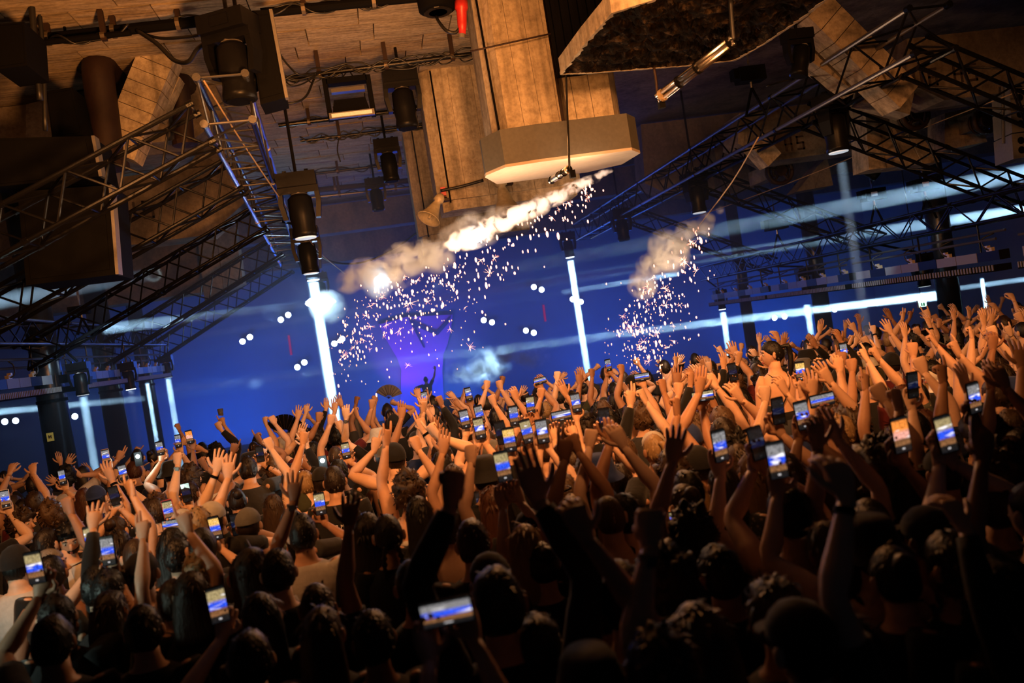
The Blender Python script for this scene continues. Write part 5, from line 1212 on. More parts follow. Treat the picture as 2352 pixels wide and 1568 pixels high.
def blocks(p):
    a, b = proj(p); return 1705 < a < 1850 and 770 < b < 905 and p[1] < 6.6
def hp(px, py, k, Y, e=None, sd=None):
    """a hand in the picture at depth Y; the wrist sits a little below it"""
    p = P(px, py, Y); w = dict(p=p-Vector((0, 0, .06)), k=k)
    if e: w['e'] = P(e[0], e[1], Y-.02)
    if sd: w['sd'] = sd
    return w
PH = []
def ph(px, py, Y, kind, land=False, case='black', roll=None, dist=0, tilt=0): PH.append((px, py, Y, kind, land, case, roll, tilt))
def from_hand(px, py, k, e=None, zh=2.02, sd=None, second=None, **kw):
    """a person found from one raised hand"""
    q = PZ(px, py, zh); Y = q.y; sd = sd or CR.choice((-1, 1)); dx = 0
    if e: v = P(e[0], e[1], Y)-q; dx = v.x/max(.05, v.length)
    x = q.x - sd*.17 + dx*.22; y = Y-.10
    hs = [hp(px, py, k, Y, e, sd)]
    if second: hs.append(hp(second[0], second[1], second[2], Y, None, -sd))
    kw.setdefault('s', min(1.08, max(.93, zh/2.03))); return mk(x, y, hands=hs, **kw)
def from_head(px, py, hands=(), zc=1.66, **kw):
    q = PZ(px, py, zc); s = kw.pop('s', zc/1.64)
    hs = [hp(h[0], h[1], h[2], q.y+(h[4] if len(h) > 4 else .12), h[3] if len(h) > 3 else None) for h in hands]
    r = mk(q.x, q.y, hands=hs, s=s, **kw)
    return r, q
def filming(px, py, Y, kind, land=False, case='black', hands=2, roll=0, hd=.02, **kw):
    """a phone in the picture and the person whose raised hands hold it"""
    c = P(px, py, Y); R3 = Vector((1, 0, 0)); hw = .085 if land else .045
    x = c.x+kw.pop('ox', CR.uniform(-.08, .08)); y = Y-.34; hs = []
    lo = -.055 if land else -.105
    if hands == 2: hs = [dict(p=c+Vector((-hw*.7, hd, lo-.02)), k='grip', sd=-1), dict(p=c+Vector((hw*.7, hd, lo-.02)), k='grip', sd=1)]
    else:
        sd = kw.pop('sd', 1); x = c.x-sd*.16; hs = [dict(p=c+Vector((sd*.012, hd, lo-.04)), k='grip', sd=sd)]
        if kw.get('second'): q = kw.pop('second'); hs.append(hp(q[0], q[1], q[2], Y, None, -sd))
    kw.pop('second', None); kw.pop('sd', None)
    ph(px, py, Y, kind, land, case, roll); return mk(x, y, hands=hs, **kw)
def YH(px, py, z=1.98): return PZ(px, py, z).y
WT = TOPS[4]; BK = TOPS[0]
# ---- people that the photograph shows clearly (nearer left)
from_head(47, 1204, (), hair='curly', col='brown', top=BK, turn=-1.2, face=True, yaw=-.6, skin=SKINS[1], desc='person in profile with curly brown hair, lit green-white from behind', female=False)
from_head(153, 1238, (), hair='short', col='black', top='white tee', turn=-1.9, nod=-.35, face=True, yaw=-.8, extras=('beard', 'raised sunglasses'), desc='bearded person looking down, sunglasses pushed up into black hair', female=False)
from_head(108, 1250, (), hair='short', col='dark brown', top=BK, turn=-.5, desc='person with dark brown hair just beside the bearded one', female=False)
from_head(36, 1300, (), hair='beanie', col='black', top=WT, desc='person in black beanie and white top at the left edge', female=False)
from_head(112, 1302, (), hair='shaved', col='grey', top=BK, turn=-1.3, face=True, desc='older person with shaved grey hair in profile behind a phone', female=False, skin=SKINS[0])
filming(80, 1303, 4.1, 'mid', hands=1, sd=-1, desc='person holding a phone low before the shaved grey head', hair='short', col='black', top=BK)
from_head(100, 1142, (), hair='short', col='black', top=BK, turn=-.6, desc='person with cropped black hair and dark collar under the stickered pillar', female=False)
from_head(118, 1186, [(82, 1228, 'relaxed')], hair='curly', col='light brown', desc='person with curly light brown hair and one hand at the chin', female=False)
from_head(343, 1180, (), hair='short', col='dark brown', top=BK, yaw=3.0, turn=0, face=True, extras=('sunglasses',), desc='person turned to the camera wearing black sunglasses', female=False)
from_head(466, 1258, (), hair='shaved', col='black', top=BK, desc='person with round close-cropped black head seen from behind', female=False, zc=1.72)
from_head(395, 1256, (), hair='long', col='black', top=BK, desc='person with long black hair left of the round cropped head')
from_head(326, 1320, (), hair='cap', col='black', top=BK, desc='person in a black cap under the two dark phones', female=False)
from_head(461, 1322, (), hair='spiky', col='blond', top=BK, desc='person with tousled blond hair below the round cropped head', female=False)
from_head(578, 1310, (), hair='bob', col='brown', top=WT, desc='person with brown bob and pale top behind the blurred phone')
from_hand(160, 1158, 'fist', (178, 1205), sd=1, hair='short', col='black')
from_hand(326, 1212, 'peace', (330, 1262), zh=1.95, sd=1, hair='wavy', col='dark brown')
from_hand(211, 1190, 'open', (214, 1230), zh=2.0, sd=-1)
filming(211, 1238, 4.9, 'mid', hands=1, sd=-1, hair='short', col='black', top=BK); filming(248, 1264, 4.6, 'cool', hands=1, sd=1, hair='long', col='black', top=BK)
filming(263, 1138, 6.9, 'dark', hands=2, hair='bun', col='brown', top=TOPS[3])
filming(387, 1172, 6.2, 'mid', hands=1, sd=-1, case='red', hair='short'); filming(400, 1204, 5.7, 'cool', land=True, hands=1, sd=1)
from_hand(430, 1196, 'point', (456, 1245), sd=1, zh=1.95)
filming(495, 1212, 5.5, 'warm', hands=1, sd=1, hair='short', col='black', top=BK)
filming(567, 1186, 6.0, 'mid', land=True, hands=1, sd=1, hair='cap', col='white', top=BK)
filming(543, 1204, 5.9, 'dark', hands=1, sd=1, hair='short', top=BK)
filming(428, 1131, 7.1, 'dark', hands=1, sd=1, hair='short', col='brown')
filming(243, 1048, 9.2, 'cool', hands=1, sd=1, case='clamp'); filming(282, 1084, 8.5, 'cool', hands=1, sd=1)
from_hand(255, 1086, 'open', (266, 1125), sd=1, extras=('band',), top=BK); from_hand(302, 1118, 'point', (318, 1150), sd=1)
filming(367, 1029, 9.4, 'cool', hands=1, sd=-1); filming(435, 1003, 9.8, 'orange', hands=1, sd=1, hair='long', col='black')
from_hand(406, 1052, 'fist', (408, 1085), sd=1, extras=('watch',)); from_hand(513, 966, 'point', (526, 1008), sd=1)
from_hand(494, 1066, 'open', (478, 1120), sd=1, extras=('band',)); from_hand(521, 1078, 'open', (515, 1110), sd=-1)
from_hand(410, 978, 'fist', (440, 1010), sd=-1); filming(409, 1012, 10.4, 'cool', hands=1)
filming(12, 1145, 7.6, 'cool', hands=1, sd=1, case='wlabel'); filming(143, 1095, 9.0, 'cool', hands=1, sd=1, hair='short')
from_hand(20, 1075, 'limp', (5, 1100), sd=-1); from_hand(75, 1075, 'limp', (90, 1105), sd=1)
# centre left
from_hand(671, 1125, 'open', (634, 1205), zh=2.0, sd=1, extras=('watch',), hair='short', col='black', top='white tee', skin=SKINS[4])
(rt_, am_), q_ = from_head(769, 1106, (), hair='short', col='dark brown', top=BK, desc='person with neat short hair and white lettering on black tee', female=False, extras=('glasses',), zc=1.7, yaw=0)
GL = {'T': [(0, 2, 1, 2), (.5, 0, .5, 2)], 'O': [(0, 0, 0, 2), (0, 2, 1, 2), (1, 2, 1, 0), (1, 0, 0, 0)], 'M': [(0, 0, 0, 2), (1, 0, 1, 2), (0, 2, .5, 1), (.5, 1, 1, 2)]}
for i, ch in enumerate('TOMM'):
    m = MB(); o0 = rt_.matrix_world.translation+Vector((-.085+i*.045, -.135, 1.36))
    for a, b, c, d in GL[ch]: m.tube([o0+Vector((a*.018, 0, b*.014)), o0+Vector((c*.018, 0, d*.014))], .0028, 4)
    m.build('letter', 'wlabel', rt_)
from_hand(883, 1003, 'horns', (884, 1075), zh=2.06, sd=-1, top='bare shoulders', hair='short', col='dark brown')
from_head(939, 1128, (), hair='curly', col='brown', top='white tank top', female=False, zc=1.7)
from_head(1016, 1076, [(1004, 984, 'point', (1040, 1020))], hair='short', col='black', top='bare shoulders', female=False, zc=1.72, desc='bare-backed muscular person with black hair pumping one arm')
from_hand(1079, 1040, 'fist', (1082, 1090), zh=2.0, sd=1, top='bare shoulders', female=False, hair='short')
from_hand(958, 1014, 'fist', (975, 1070), sd=-1, top='bare shoulders'); from_hand(1013, 1020, 'flat', (1014, 1075), sd=1)
from_head(1115, 1092, (), hair='bucket hat', col='black', top=BK, female=False, zc=1.74, desc='person in a large black bucket hat near the crowd centre')
filming(794, 1034, 7.8, 'mid', hands=2, hair='short', col='black', top=BK, female=False); filming(597, 1042, 8.4, 'dark', hands=2, hair='short', col='dark brown', extras=('band',))
filming(735, 1156, 5.8, 'mid', hands=1, sd=1, hair='ponytail', col='black'); from_hand(797, 1180, 'open', (802, 1235), zh=1.95, sd=1, skin=SKINS[6], top=BK)
filming(1096, 1153, 5.9, 'dark', hands=1, sd=1, hair='short', col='brown')
for a in ((846, 1228, 'bob', 'dark brown', 'person with dark brown bob in front of the braided one'), (893, 1230, 'braid', 'dark brown', 'person with dark brown braids left of the raised black sleeve'), (695, 1228, 'short', 'black', 'person with thick black hair and pale shirt below the watch arm'), (1087, 1249, 'short', 'brown', 'person with brown hair below the dark upright phone'), (640, 1316, 'short', 'black', 'person with black hair and thin glasses near the raised dark hand')):
    from_head(a[0], a[1], (), hair=a[2], col=a[3], desc=a[4], top=BK if a[0] != 695 else WT, extras=('glasses',) if a[0] == 640 else ())
from_head(772, 1003, (), hair='curly', col='red brown'); from_head(668, 1095, [(705, 1060, 'relaxed')], hair='long', col='brown')
for (x, y, k, ex, ey) in ((1115, 882, 'fist', 1108, 925), (1134, 915, 'fist', 1150, 958), (1149, 882, 'fist', 1166, 925), (1013, 918, 'fist', 1030, 965), (970, 932, 'point', 970, 985), (920, 946, 'flat', 915, 990), (975, 925, 'relaxed', 985, 960),
                       (816, 918, 'fist', 812, 945), (860, 915, 'fist', 862, 940), (783, 922, 'open', 790, 945), (747, 930, 'flat', 745, 955), (767, 934, 'open', 760, 958), (682, 950, 'open', 680, 972), (701, 938, 'relaxed', 690, 960), (621, 1016, 'fist', 640, 1050), (693, 1004, 'fist', 690, 1040),
                       (756, 962, 'fist', 730, 995), (630, 962, 'fist', 645, 985), (610, 964, 'fist', 618, 990), (1278, 862, 'fist', 1278, 915), (1297, 892, 'open', 1335, 912), (1358, 854, 'fist', 1366, 890), (1426, 846, 'fist', 1428, 885), (1552, 868, 'open', 1556, 905),
                       (1591, 856, 'limp', 1625, 890), (1642, 870, 'limp', 1692, 900), (1325, 1012, 'fist', 1345, 1050), (1350, 1002, 'fist', 1342, 1030), (1292, 1030, 'peace', 1284, 1090), (1396, 994, 'relaxed', 1380, 1045), (1429, 1002, 'relaxed', 1460, 1045), (1539, 1030, 'open', 1515, 1065),
                       (1552, 931, 'fist', 1535, 975), (1481, 906, 'fist', 1500, 935), (1522, 884, 'fist', 1530, 920), (1555, 890, 'fist', 1548, 930), (1583, 868, 'fist', 1570, 905), (1445, 912, 'peace', 1440, 950), (1330, 870, 'open', 1330, 900), (1185, 905, 'relaxed', 1200, 935), (1240, 900, 'fist', 1225, 930)):
    from_hand(x, y, k, (ex, ey))
for i, (x, y, kd, ld) in enumerate(((976, 913, 'cool', 0), (1076, 905, 'cool', 0), (1101, 951, 'cool', 0), (1101, 983, 'mid', 0), (1067, 962, 'cool', 0), (1240, 874, 'cool', 1), (1397, 838, 'cool', 0), (1474, 865, 'cool', 1), (1614, 909, 'mid', 1), (1218, 929, 'mid', 0), (1180, 954, 'cool', 0), (1210, 990, 'mid', 0),
                       (1245, 990, 'cool', 0), (1151, 993, 'dark', 0), (1170, 1009, 'warm', 0), (1289, 954, 'cool', 1), (1323, 924, 'cool', 0), (1388, 964, 'dark', 0), (1155, 1070, 'mid', 0), (1683, 854, 'dark', 0))):
    filming(x, y, YH(x, y, 2.0), kd, bool(ld), hands=1 if i % 3 else 2, sd=1 if i % 2 else -1)
from_hand(1602, 882, 'flat', (1590, 950), zh=2.1, sd=-1, top='bare shoulders', hair='short', col='dark brown', s=1.06, female=False)
filming(1510, 959, 8.7, 'cool', hands=1, sd=1, extras=('band',)); filming(1399, 1104, 5.6, 'cool', hands=2, hair='short', col='dark brown', top=BK); filming(1462, 1078, 6.0, 'dark', hands=1, sd=1)
for a in ((1389, 944, 'short', 'light brown', None), (1347, 980, 'curly', 'dark brown', 'person with big curly hair held by a black headband'), (1297, 985, 'short', 'dark brown', None), (1259, 1053, 'short', 'black', 'person with cropped black hair beside the patterned shirt'),
          (1317, 1064, 'short', 'brown', 'person with brown hair in a patterned shirt'), (1550, 1091, 'curly', 'brown', 'person with curly brown hair turned toward the open palm'), (1402, 1190, 'shaved', 'light brown', 'person with pale shaved head lit along its top'), (1284, 1156, 'long', 'blond', 'person with long blond hair and thin hairband'),
          (1506, 1034, 'ponytail', 'blond', 'person with blond ponytail under the bright upright phone'), (1451, 954, 'short', 'brown', None), (1621, 933, 'curly', 'brown', None), (1583, 1130, 'short', 'black', None), (1665, 1116, 'bob', 'dark brown', None), (1358, 1104, 'curly', 'black', None)):
    from_head(a[0], a[1], (), hair=a[2], col=a[3], desc=a[4], top='patterned shirt' if 'patterned shirt' in (a[4] or '') and 'in a' in (a[4] or '') else None, extras=('headband',) if a[4] and 'headband' in a[4] or a[4] and 'hairband' in a[4] else (), female=None if a[2] in ('long', 'bob', 'ponytail') else False)
from_head(1662, 972, [(1700, 900, 'relaxed', (1712, 950))], hair='short', col='light brown', top='bare shoulders', female=False, extras=('glasses',), zc=1.75, desc='tall bare-shouldered person with sandy hair and glasses')
# right side
for (x, y, k, ex, ey) in ((1755, 900, 'fist', 1742, 945), (1803, 882, 'relaxed', 1822, 930), (1864, 888, 'open', 1868, 950), (1905, 858, 'open', 1950, 895), (1985, 872, 'horns', 1982, 905), (2017, 808, 'point', 2035, 850), (1873, 1000, 'relaxed', 1875, 1070), (1921, 981, 'open', 1945, 1030), (2061, 914, 'fist', 2060, 950),
                       (2030, 898, 'fist', 2045, 940), (2272, 866, 'open', 2250, 930), (2218, 872, 'open', 2228, 920), (2307, 866, 'relaxed', 2330, 910), (2342, 820, 'open', 2345, 870), (2163, 856, 'point', 2160, 890), (2250, 1018, 'point', 2240, 1100), (1931, 821, 'point', 1932, 850), (1991, 812, 'point', 2000, 845),
                       (2283, 758, 'fist', 2310, 790), (2149, 777, 'point', 2160, 810), (2200, 796, 'point', 2215, 830), (2044, 752, 'open', 2060, 785), (1929, 771, 'relaxed', 1940, 795), (2258, 733, 'open', 2255, 765), (1955, 835, 'fist', 1955, 865), (1926, 835, 'relaxed', 1930, 860), (2277, 784, 'relaxed', 2262, 815), (2077, 760, 'open', 2075, 790),
                       (2120, 835, 'fist', 2135, 870), (2095, 800, 'fist', 2100, 835), (2230, 760, 'fist', 2225, 795), (1660, 830, 'open', 1655, 860), (1840, 890, 'fist', 1838, 935)):
    from_hand(x, y, k, (ex, ey))
for i, (x, y, kd, ld) in enumerate(((1843, 953, 'cool', 0), (1787, 943, 'dark', 0), (1888, 918, 'cool', 1), (1739, 1017, 'dark', 0), (1784, 1056, 'cool', 0), (2069, 998, 'orange', 0), (2171, 996, 'mid', 0), (2237, 913, 'cool', 0), (2096, 884, 'dark', 0), (1838, 852, 'warm', 0), (1653, 1023, 'cool', 0), (1884, 836, 'dark', 1), (1938, 806, 'cool', 0))):
    filming(x, y, YH(x, y, 1.98), kd, bool(ld), hands=1 if i % 3 else 2, sd=1 if i % 2 else -1)
from_head(2144, 856, (), hair='short', col='black', top=BK, turn=1.2, yaw=.5, face=True, skin=(.80, .78, .76), desc='person with white-painted face in profile by the glossy pillar', female=False)
for a in ((2026, 1082, 'curly', 'brown', 'person with big curly brown hair seen from behind, close on the right', 1.78), (2093, 941, 'short', 'black', None, 1.66), (2291, 906, 'short', 'brown', None, 1.7), (2278, 820, 'short', 'black', None, 1.66), (2106, 989, 'short', 'black', None, 1.66), (1963, 980, 'curly', 'brown', None, 1.64),
          (1733, 1088, 'wavy', 'light brown', None, 1.66), (1915, 1101, 'bob', 'brown', None, 1.64), (2084, 1152, 'long', 'dark brown', None, 1.66), (1691, 1037, 'curly', 'black', None, 1.64), (2290, 1160, 'short', 'brown', None, 1.66), (2000, 1230, 'bob', 'black', None, 1.62)):
    from_head(a[0], a[1], (), hair=a[2], col=a[3], desc=a[4], zc=a[5])
# close dark figures along the bottom edge
filming(1738, 1174, 4.6, 'warm', land=True, hands=2, top=BK, hair='short'); filming(1742, 1242, 4.0, 'warm', land=True, hands=2, top=BK, hair='short')
filming(2100, 1205, 4.2, 'orange', land=True, hands=2, top=BK, hair='long'); filming(1026, 1405, 2.35, 'cool', land=True, hands=2, top=BK, hair='bun', hd=.03)
filming(1528, 1192, 4.4, 'mid', land=True, hands=2, top=BK, hair='bun'); filming(500, 1388, 3.5, 'mid', hands=1, sd=-1, top=BK, hair='short'); filming(1612, 1160, 4.8, 'dark', hands=1, sd=1, top=BK)
filming(1905, 1298, 3.3, 'dark', land=True, hands=1, sd=1, top=BK); filming(1560, 1470, 2.4, 'dark', hands=1, sd=1, top=BK)
from_hand(1028, 1120, 'fist', (1010, 1230), zh=2.17, sd=-1, top='black long sleeves', s=1.08, hair='short', col='black', desc='close person with a black sleeved arm punched straight up')
from_hand(1232, 1110, 'flat', (1262, 1190), zh=2.15, sd=-1, top='black long sleeves', s=1.06, hair='short', col='black', desc='close person with a dark sleeved arm leaning to the stage')
for a in ((1540, 1345, 'curly', 'dark brown', 1.68), (1210, 1262, 'long', 'blond', 1.64), (740, 1462, 'long', 'brown', 1.60), (1790, 1420, 'spiky', 'brown', 1.66), (390, 1270, 'short', 'black', 1.6), (225, 1350, 'short', 'black', 1.66), (130, 1420, 'short', 'dark brown', 1.64), (440, 1365, 'bob', 'brown', 1.62), (330, 1450, 'short', 'black', 1.60), (950, 1345, 'bun', 'black', 1.62),
          (1130, 1340, 'cap', 'black', 1.66), (600, 1420, 'long', 'black', 1.60), (2060, 1330, 'bun', 'black', 1.62), (2200, 1300, 'short', 'black', 1.66), (2300, 1370, 'short', 'black', 1.62), (1390, 1400, 'short', 'black', 1.60), (1660, 1320, 'short', 'black', 1.62), (860, 1470, 'short', 'black', 1.58), (1240, 1490, 'short', 'black', 1.60), (1960, 1500, 'long', 'black', 1.58)):
    from_head(a[0], a[1], (), hair=a[2], col=a[3], top=BK, zc=a[4], extras=('raised sunglasses',) if a[0] == 1790 else ())
from_hand(1340, 1190, 'limp', (1400, 1280), zh=2.1, sd=-1, top=BK); from_hand(1485, 1210, 'fist', (1470, 1290), zh=2.05, sd=1, extras=('watch',), top=BK); from_hand(1937, 1098, 'limp', (1925, 1180), zh=2.1, sd=1, extras=('band',)); from_hand(2211, 1172, 'limp', (2215, 1220), zh=1.9, sd=-1)
# ---- the woman on shoulders and the one who carries her
gh = P(1775, 814, 6.5); gs = .97
mk(gh.x, 6.5, hair='ponytail', col='black', top=('black crossed-strap top', 'cross', (.008, .008, .009)), skin=(.72, .43, .29), s=gs, yaw=.12, turn=1.15, nod=.02, face=True, lift=gh.z-1.635*gs, female=True,
   desc='woman on shoulders, bare back, crossed black straps, long dark ponytail', place='')
gr = PEOPLE[-1][0]; pz = gh.z-1.635*gs+.90
th = MB()
for e in (-1, 1):
    a = Vector((gh.x+e*.07, 6.5, pz+.0)); th.tube(curve([a, a+Vector((e*.03, .16, .06)), a+Vector((e*.04, .34, -.02)), a+Vector((e*.04, .36, -.22)), a+Vector((e*.04, .30, -.42))], 3), [.09]*4+[.078]*4+[.055]*3+[.05]*2, 12)
th.tube([(gh.x, 6.5, pz-.07), (gh.x, 6.5, pz+.04), (gh.x, 6.5, pz+.14)], [(.12, .15), (.12, .16), (.105, .145)], 12)
th.build('trousers', 'denim', gr, True)
mk(gh.x, 6.56, hair='short', col='black', top=BK, s=(pz-.02)/1.47 if (pz-.02)/1.47 < 1.08 else 1.05, yaw=0, female=False, desc='person carrying the woman on shoulders', place='')
# ---- fill the floor between them
def too_close(x, y, d): return any((x-a)**2+(y-b)**2 < d*d for a, b in PLACED)
LIMIT = 296; tries = 0
rows = []
yv = 2.7
while yv < 10.9:
    step = .46+.028*yv; xl, xr = -.72*yv-.3, .98*yv+.4
    xv = xl+CR.uniform(0, step)
    while xv < xr: rows.append((xv+CR.uniform(-.12, .12), yv+CR.uniform(-.16, .16), step)); xv += step
    yv += step*.95
CR.shuffle(rows); rows.sort(key=lambda r: abs(r[1]-9.0)*.25+CR.random()*.5)
for x, y, st in rows:
    if len(PEOPLE) >= LIMIT: break
    if too_close(x, y, min(.46, st*.64)): continue
    px, py = proj((x, y, 1.7))
    if (1690 < px < 1860 and 3.4 < y < 6.9) or not (-60 < px < 2420 and py < 1640) or (abs(x+5.7) < .5 and abs(y-13.9) < .5) or (abs(x-9.3) < .5): continue
    if any(y < q[2] and abs(px-q[0]) < 30+330/y and -700/y < py-q[1] < 420/y for q in PH): continue
    near = y < 4.6; u = CR.random(); hs = []; kinds = ['fist', 'fist', 'open', 'open', 'relaxed', 'limp', 'point', 'peace', 'horns', 'flat']
    if u < (.25 if near else .62): n = 2
    elif u < (.45 if near else .88): n = 1
    else: n = 0
    k0 = CR.choice(kinds)
    for sd in ((-1, 1) if n == 2 else ((CR.choice((-1, 1)),) if n == 1 else ())):
        zz = CR.uniform(1.72, 1.98) if not near else CR.uniform(1.6, 1.85)
        h_ = Vector((x+sd*CR.uniform(.06, .34), y+CR.uniform(.02, .22), zz))
        if not blocks(h_+Vector((0, 0, .12))) and not any(h_.y < q[2] and abs(proj(h_)[0]-q[0]) < 25+150/y and abs(proj(h_)[1]-q[1]) < 45+200/y for q in PH): hs.append(dict(p=h_, k=k0 if CR.random() < .7 else CR.choice(kinds), sd=sd))
    ex = []
    if CR.random() < .2: ex.append('band')
    if CR.random() < .15: ex.append('watch')
    mk(x, y, hands=hs, extras=tuple(ex), top=BK if near else None, turn=CR.uniform(-.5, .5), nod=CR.uniform(-.1, .15))
# ---- the rest of the crowd, beyond the three hundred, as one mass
print('PEOPLE', len(PEOPLE), 'max Y', max(p[0].location.y for p in PEOPLE))
SINK = []
yv = 10.2
while yv < 12.9:
    xv = -.66*yv+CR.uniform(0, .5)
    while xv < .92*yv:
        x, y = xv+CR.uniform(-.12, .12), yv+CR.uniform(-.15, .15); xv += .66
        if too_close(x, y, .42) or (abs(x+5.9) < .45 and abs(y-13.9) < .5) or (1690 < proj((x, y, 1.7))[0] < 1850 and False): continue
        n = CR.choice((0, 1, 2, 2, 2, 1)); A = {}
        for sd in ((-1, 1) if n == 2 else ((CR.choice((-1, 1)),) if n else ())):
            A[sd] = dict(p=Vector((x+sd*CR.uniform(.06, .34), y+CR.uniform(.02, .2), CR.uniform(1.55, 1.84))), k=CR.choice(('fist', 'open', 'relaxed', 'point', 'flat')), n=Vector((0, 1, 0)), t=Vector((-sd, 0, 0)))
        hk = CR.choice(('short', 'short', 'long', 'bun', 'shaved'))
        person(x, y, CR.uniform(.95, 1.05), CR.uniform(-.2, .2), SKINS[0], (hk, 'black'), CR.choice(TOPS[:4]), A, CR.uniform(-.4, .4), 0, 0, .95, False, legs=False)
        MB().tube([(x, y, .05), (x, y, .5), (x, y, .9)], [.10, .12, .15], 8).build('t', 'denim', Dummy(Matrix.Identity(4)))
    yv += .72
FAR = SINK; SINK = None
mats = ['skin', 'cloth', 'hair', 'denim']; V = []; F = []; MI = []
for mt, v, f in FAR:
    k = len(V); V += v; F += [tuple(i+k for i in q) for q in f]; MI += [mats.index(mt) if mt in mats else 1]*len(f)
me = bpy.data.meshes.new('distant_crowd'); me.from_pydata(V, [], F); me.shade_smooth()
ms = plain('distant_skin', (.60, .37, .26), .55, 0, .1, 3, .3); mc = plain('distant_dark_cloth', (.012, .012, .014), .85); mh = plain('distant_dark_hair', (.012, .009, .008), .5)
for q in (ms, mc, mh, M['denim']): me.materials.append(q)
me.polygons.foreach_set('material_index', MI)
dc = bpy.data.objects.new('distant_crowd', me); C.objects.link(dc); dc['kind'] = 'stuff'; dc['label'] = 'mass of people with raised hands in the last rows before the stage'
# ---- artist on the stage
ah = P(978, 872, 23.2)
root, am = person(ah.x, 23.2, (ah.z-ST)/1.635, .0, (.3, .2, .16), ('short', 'black'), BK, {1: dict(p=P(1003, 836, 23.2), k='relaxed', n=Vector((0, -1, 0)), t=Vector((-1, 0, 0)), d=Vector((-.3, 0, 1)), e=P(1012, 870, 23.2)), -1: dict(p=P(955, 905, 23.2), k='fist', n=Vector((0, 1, 0)), t=Vector((1, 0, 0)))}, nod=.25, lift=ST, label='performer on the stage before the violet emblem, one arm bent up', group='performer')
o = MB().box((ah.x+.3, 22.6, ST+.31), (1.1, .6, .62)).build('stage_desk', 'black', None, origin=(ah.x+.3, 22.6, ST)); tag(o, 'dark equipment desk on the stage before the performer', 'desk')
# ---- hand fans, drinks, bottles, torch
def fan(px, py, Y, r, label, ang=0, mat='black'):
    c = P(px, py, Y); t = thing('hand_fan', c, label, 'fan', 'hand fans')
    for k in range(9):
        a0 = R(-60+k*15)+ang; a1 = R(-60+(k+1)*15-1)+ang; o = Vector((0, .012 if k % 2 else 0, 0))
        p = [c+Vector((math.sin(a0)*r*.25, 0, math.cos(a0)*r*.25))+o, c+Vector((math.sin(a1)*r*.25, 0, math.cos(a1)*r*.25)), c+Vector((math.sin(a1)*r, 0, math.cos(a1)*r)), c+Vector((math.sin(a0)*r, 0, math.cos(a0)*r))+o]
        MB().add(p+[v+Vector((0, .004, 0)) for v in p], [(3, 2, 1, 0), (4, 5, 6, 7), (0, 1, 5, 4), (1, 2, 6, 5), (2, 3, 7, 6), (3, 0, 4, 7)]).build('leaf', mat, t)
        bar('rib', c, c+Vector((math.sin(a0)*r*.95, 0, math.cos(a0)*r*.95)), .003, 'rust', t, 6)
for a in ((654, 998, 10.8, .26, 'large black folding fan left of the bright beam', .1, 'black'), (893, 915, 14.2, .24, 'grey folding fan held up left of the performer', .1, 'grey'), (1566, 862, 12.2, .2, 'dark ribbed folding fan beside the open hand', -.9, 'black'), (2135, 805, 10.5, .30, 'big dark folding fan in front of the glossy pillar', 0, 'black')):
    fan(*a)
gl = bpy.data.materials.new('clear_plastic'); gl.use_nodes = True; b_ = gl.node_tree.nodes['Principled BSDF']; b_.inputs['Base Color'].default_value = (.9, .92, .95, 1); b_.inputs['Roughness'].default_value = .08; b_.inputs['Transmission Weight'].default_value = .9; b_.inputs['IOR'].default_value = 1.2
M['plastic'] = gl
def bottle(px, py, Y, tilt, label, s=1.0):
    c = P(px, py, Y); t = thing('water_bottle', c, label, 'bottle', 'plastic bottles'); u = Vector((math.sin(tilt), 0, math.cos(tilt)))
    MB().lathe(c, u, [(0, .030*s), (.02*s, .034*s), (.10*s, .033*s), (.105*s, .030*s), (.11*s, .033*s), (.17*s, .033*s), (.20*s, .018*s), (.225*s, .013*s)], 14).build('bottle_body', 'plastic', t, True)
    MB().lathe(c+u*.226*s, u, [(0, .015*s), (.018*s, .015*s)], 12).build('bottle_cap', 'wlabel', t)
    MB().lathe(c+u*.06*s, u, [(0, .0345*s), (.05*s, .0345*s)], 14).build('paper_label', 'grey', t)
bottle(1834, 1035, 6.6, .1, 'clear bottle held up below the bright upright phone'); bottle(2112, 1085, 5.4, .05, 'larger clear bottle held up beside the curly head', 1.25); bottle(1110, 1130, 6.0, .2, 'small bottle near the black bucket hat', .9)
def cup(px, py, Y, label):
    c = P(px, py, Y); t = thing('plastic_cup', c, label, 'cup', 'plastic cups'); MB()._lathe(c, Vector((0, 0, 1)), [(0, .03), (.005, .032), (.10, .040), (.10, .038), (.008, .030)], 16).build('cup_wall', 'plastic', t, True)
    MB().lathe(c+Vector((0, 0, .008)), (0, 0, 1), [(0, .030), (.05, .034)], 14).build('drink', 'cable', t)
cup(2190, 795, 9.6, 'clear cup lifted beside the glossy pillar'); cup(508, 955, 11.8, 'tall clear cup lifted over the left part of the crowd')
for (x, y, Y, l) in ((742, 1064, 8.3, 'phone torch shining white beside the neat short head'), (318, 1054, 9.4, 'phone torch shining white in the left crowd')):
    c = P(x, y, Y); t = thing('phone_torch', c, l, 'phone'); MB().box(c, (.075, .012, .15)).build('case', 'black', t); MB().sphere(c+Vector((0, -.012, .03)), (.022, .008, .022), 12, 8).build('lamp', emit('torch_lamp', (.85, 1, .95), 14), t)
    light('POINT', 'torch_glow', c+Vector((0, -.06, .03)), (.8, 1, .95), 6, size=.03)
light('SPOT', 'side_torch', (-3.6, 3.1, 2.0), (.75, 1, .85), 130, (-1.2, 6.0, 1.7), .05, spot=60, blend=.7)
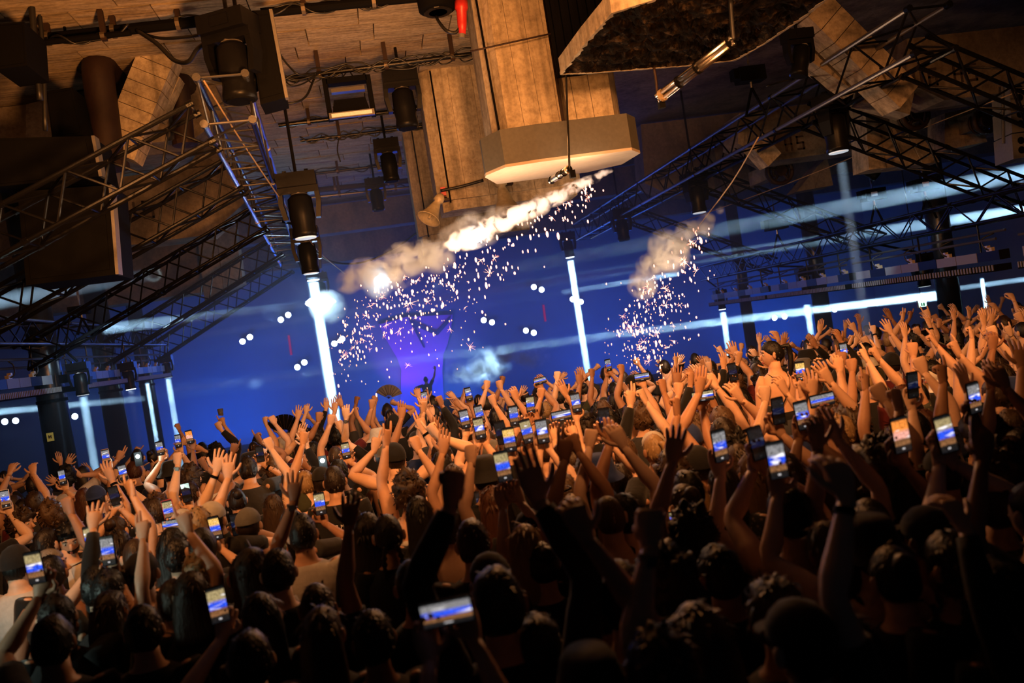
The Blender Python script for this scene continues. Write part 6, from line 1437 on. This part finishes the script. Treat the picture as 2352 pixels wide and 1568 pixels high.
# ---- phones placed in the hands
ZONE = [(0, 'at the left edge'), (150, 'by the stickered pillar'), (330, 'under the left batten lights'), (520, 'left of the bright beam'), (700, 'beneath the white flash'), (860, 'below the violet emblem'), (1060, 'below the smoke puff'), (1230, 'below the nearest column'), (1400, 'below the right sparks'), (1600, 'left of the shoulder-riding woman'), (1770, 'right of the shoulder-riding woman'), (1960, 'left of the glossy pillar'), (2180, 'at the right edge')]
def zone(px): return [n for a, n in ZONE if px >= a][-1] if px >= 0 else ZONE[0][1]
DEP = lambda y: 'close to the camera' if y < 4.6 else ('in the middle rows' if y < 9 else 'in the far rows')
ORD = 'first second third fourth fifth sixth seventh eighth ninth tenth eleventh twelfth thirteenth fourteenth fifteenth sixteenth seventeenth eighteenth nineteenth twentieth'.split()
SCN = {'warm': 'golden', 'mid': 'brown and blue', 'cool': 'blue and white', 'orange': 'fiery orange', 'dark': 'nearly dark'}
objs = []
for i, (px, py, Y, kind, land, case, roll, tilt) in enumerate(PH):
    rl = (R(90) if land else 0)+(roll if roll is not None else 0)+R(CR.uniform(-4, 4))+R(-2); c = P(px, py, Y)
    cn = {'red': 'red-cased ', 'clamp': 'gold-cased ', 'wlabel': 'white-cased '}.get(case, '')
    o = phone(c, kind, '', land, rl, case, tilt=R(CR.uniform(-8, 8)), yaw=R(CR.uniform(-14, 14)), s=1.0)
    objs.append([o, f"{cn}{'sideways' if land else 'upright'} phone with {SCN[kind]} screen", px, Y])
def dedupe(items):
    """items: [obj, description, px, depth or None, fixed place]; labels end with the place that singles each out"""
    cnt = lambda ks: {k: ks.count(k) for k in set(ks)}
    full = [it[1] for it in items]; c1 = cnt(full)
    l2 = [it[1] if (len(it) > 4 and it[4] == '') else it[1]+', '+zone(it[2]) for it in items]; c2 = cnt(l2)
    l3 = [it[1]+', '+zone(it[2]).replace(' the ', ' ')+' '+DEP(it[3]) for it in items]; c3 = cnt(l3)
    groups = {}
    for i, it in enumerate(items): groups.setdefault(it[1], []).append(i)
    for i, it in enumerate(items):
        if c1[it[1]] == 1 and (len(it[1].split()) > 11 or (len(it) > 4 and it[4] == '')): lab = it[1]
        elif c2[l2[i]] == 1 and len(l2[i].split()) <= 16: lab = l2[i]
        elif c3[l3[i]] == 1 and len(l3[i].split()) <= 16: lab = l3[i]
        else:
            g = sorted(groups[it[1]], key=lambda j: items[j][2]); k = g.index(i)
            lab = it[1]+', '+(ORD[k] if k < 20 else 'last')+' such from left'
        it[0]['label'] = lab
dedupe(objs)
dedupe([[p[0], p[1], p[2], p[0].location.y]+([p[4]] if p[4] is not None else []) for p in PEOPLE])
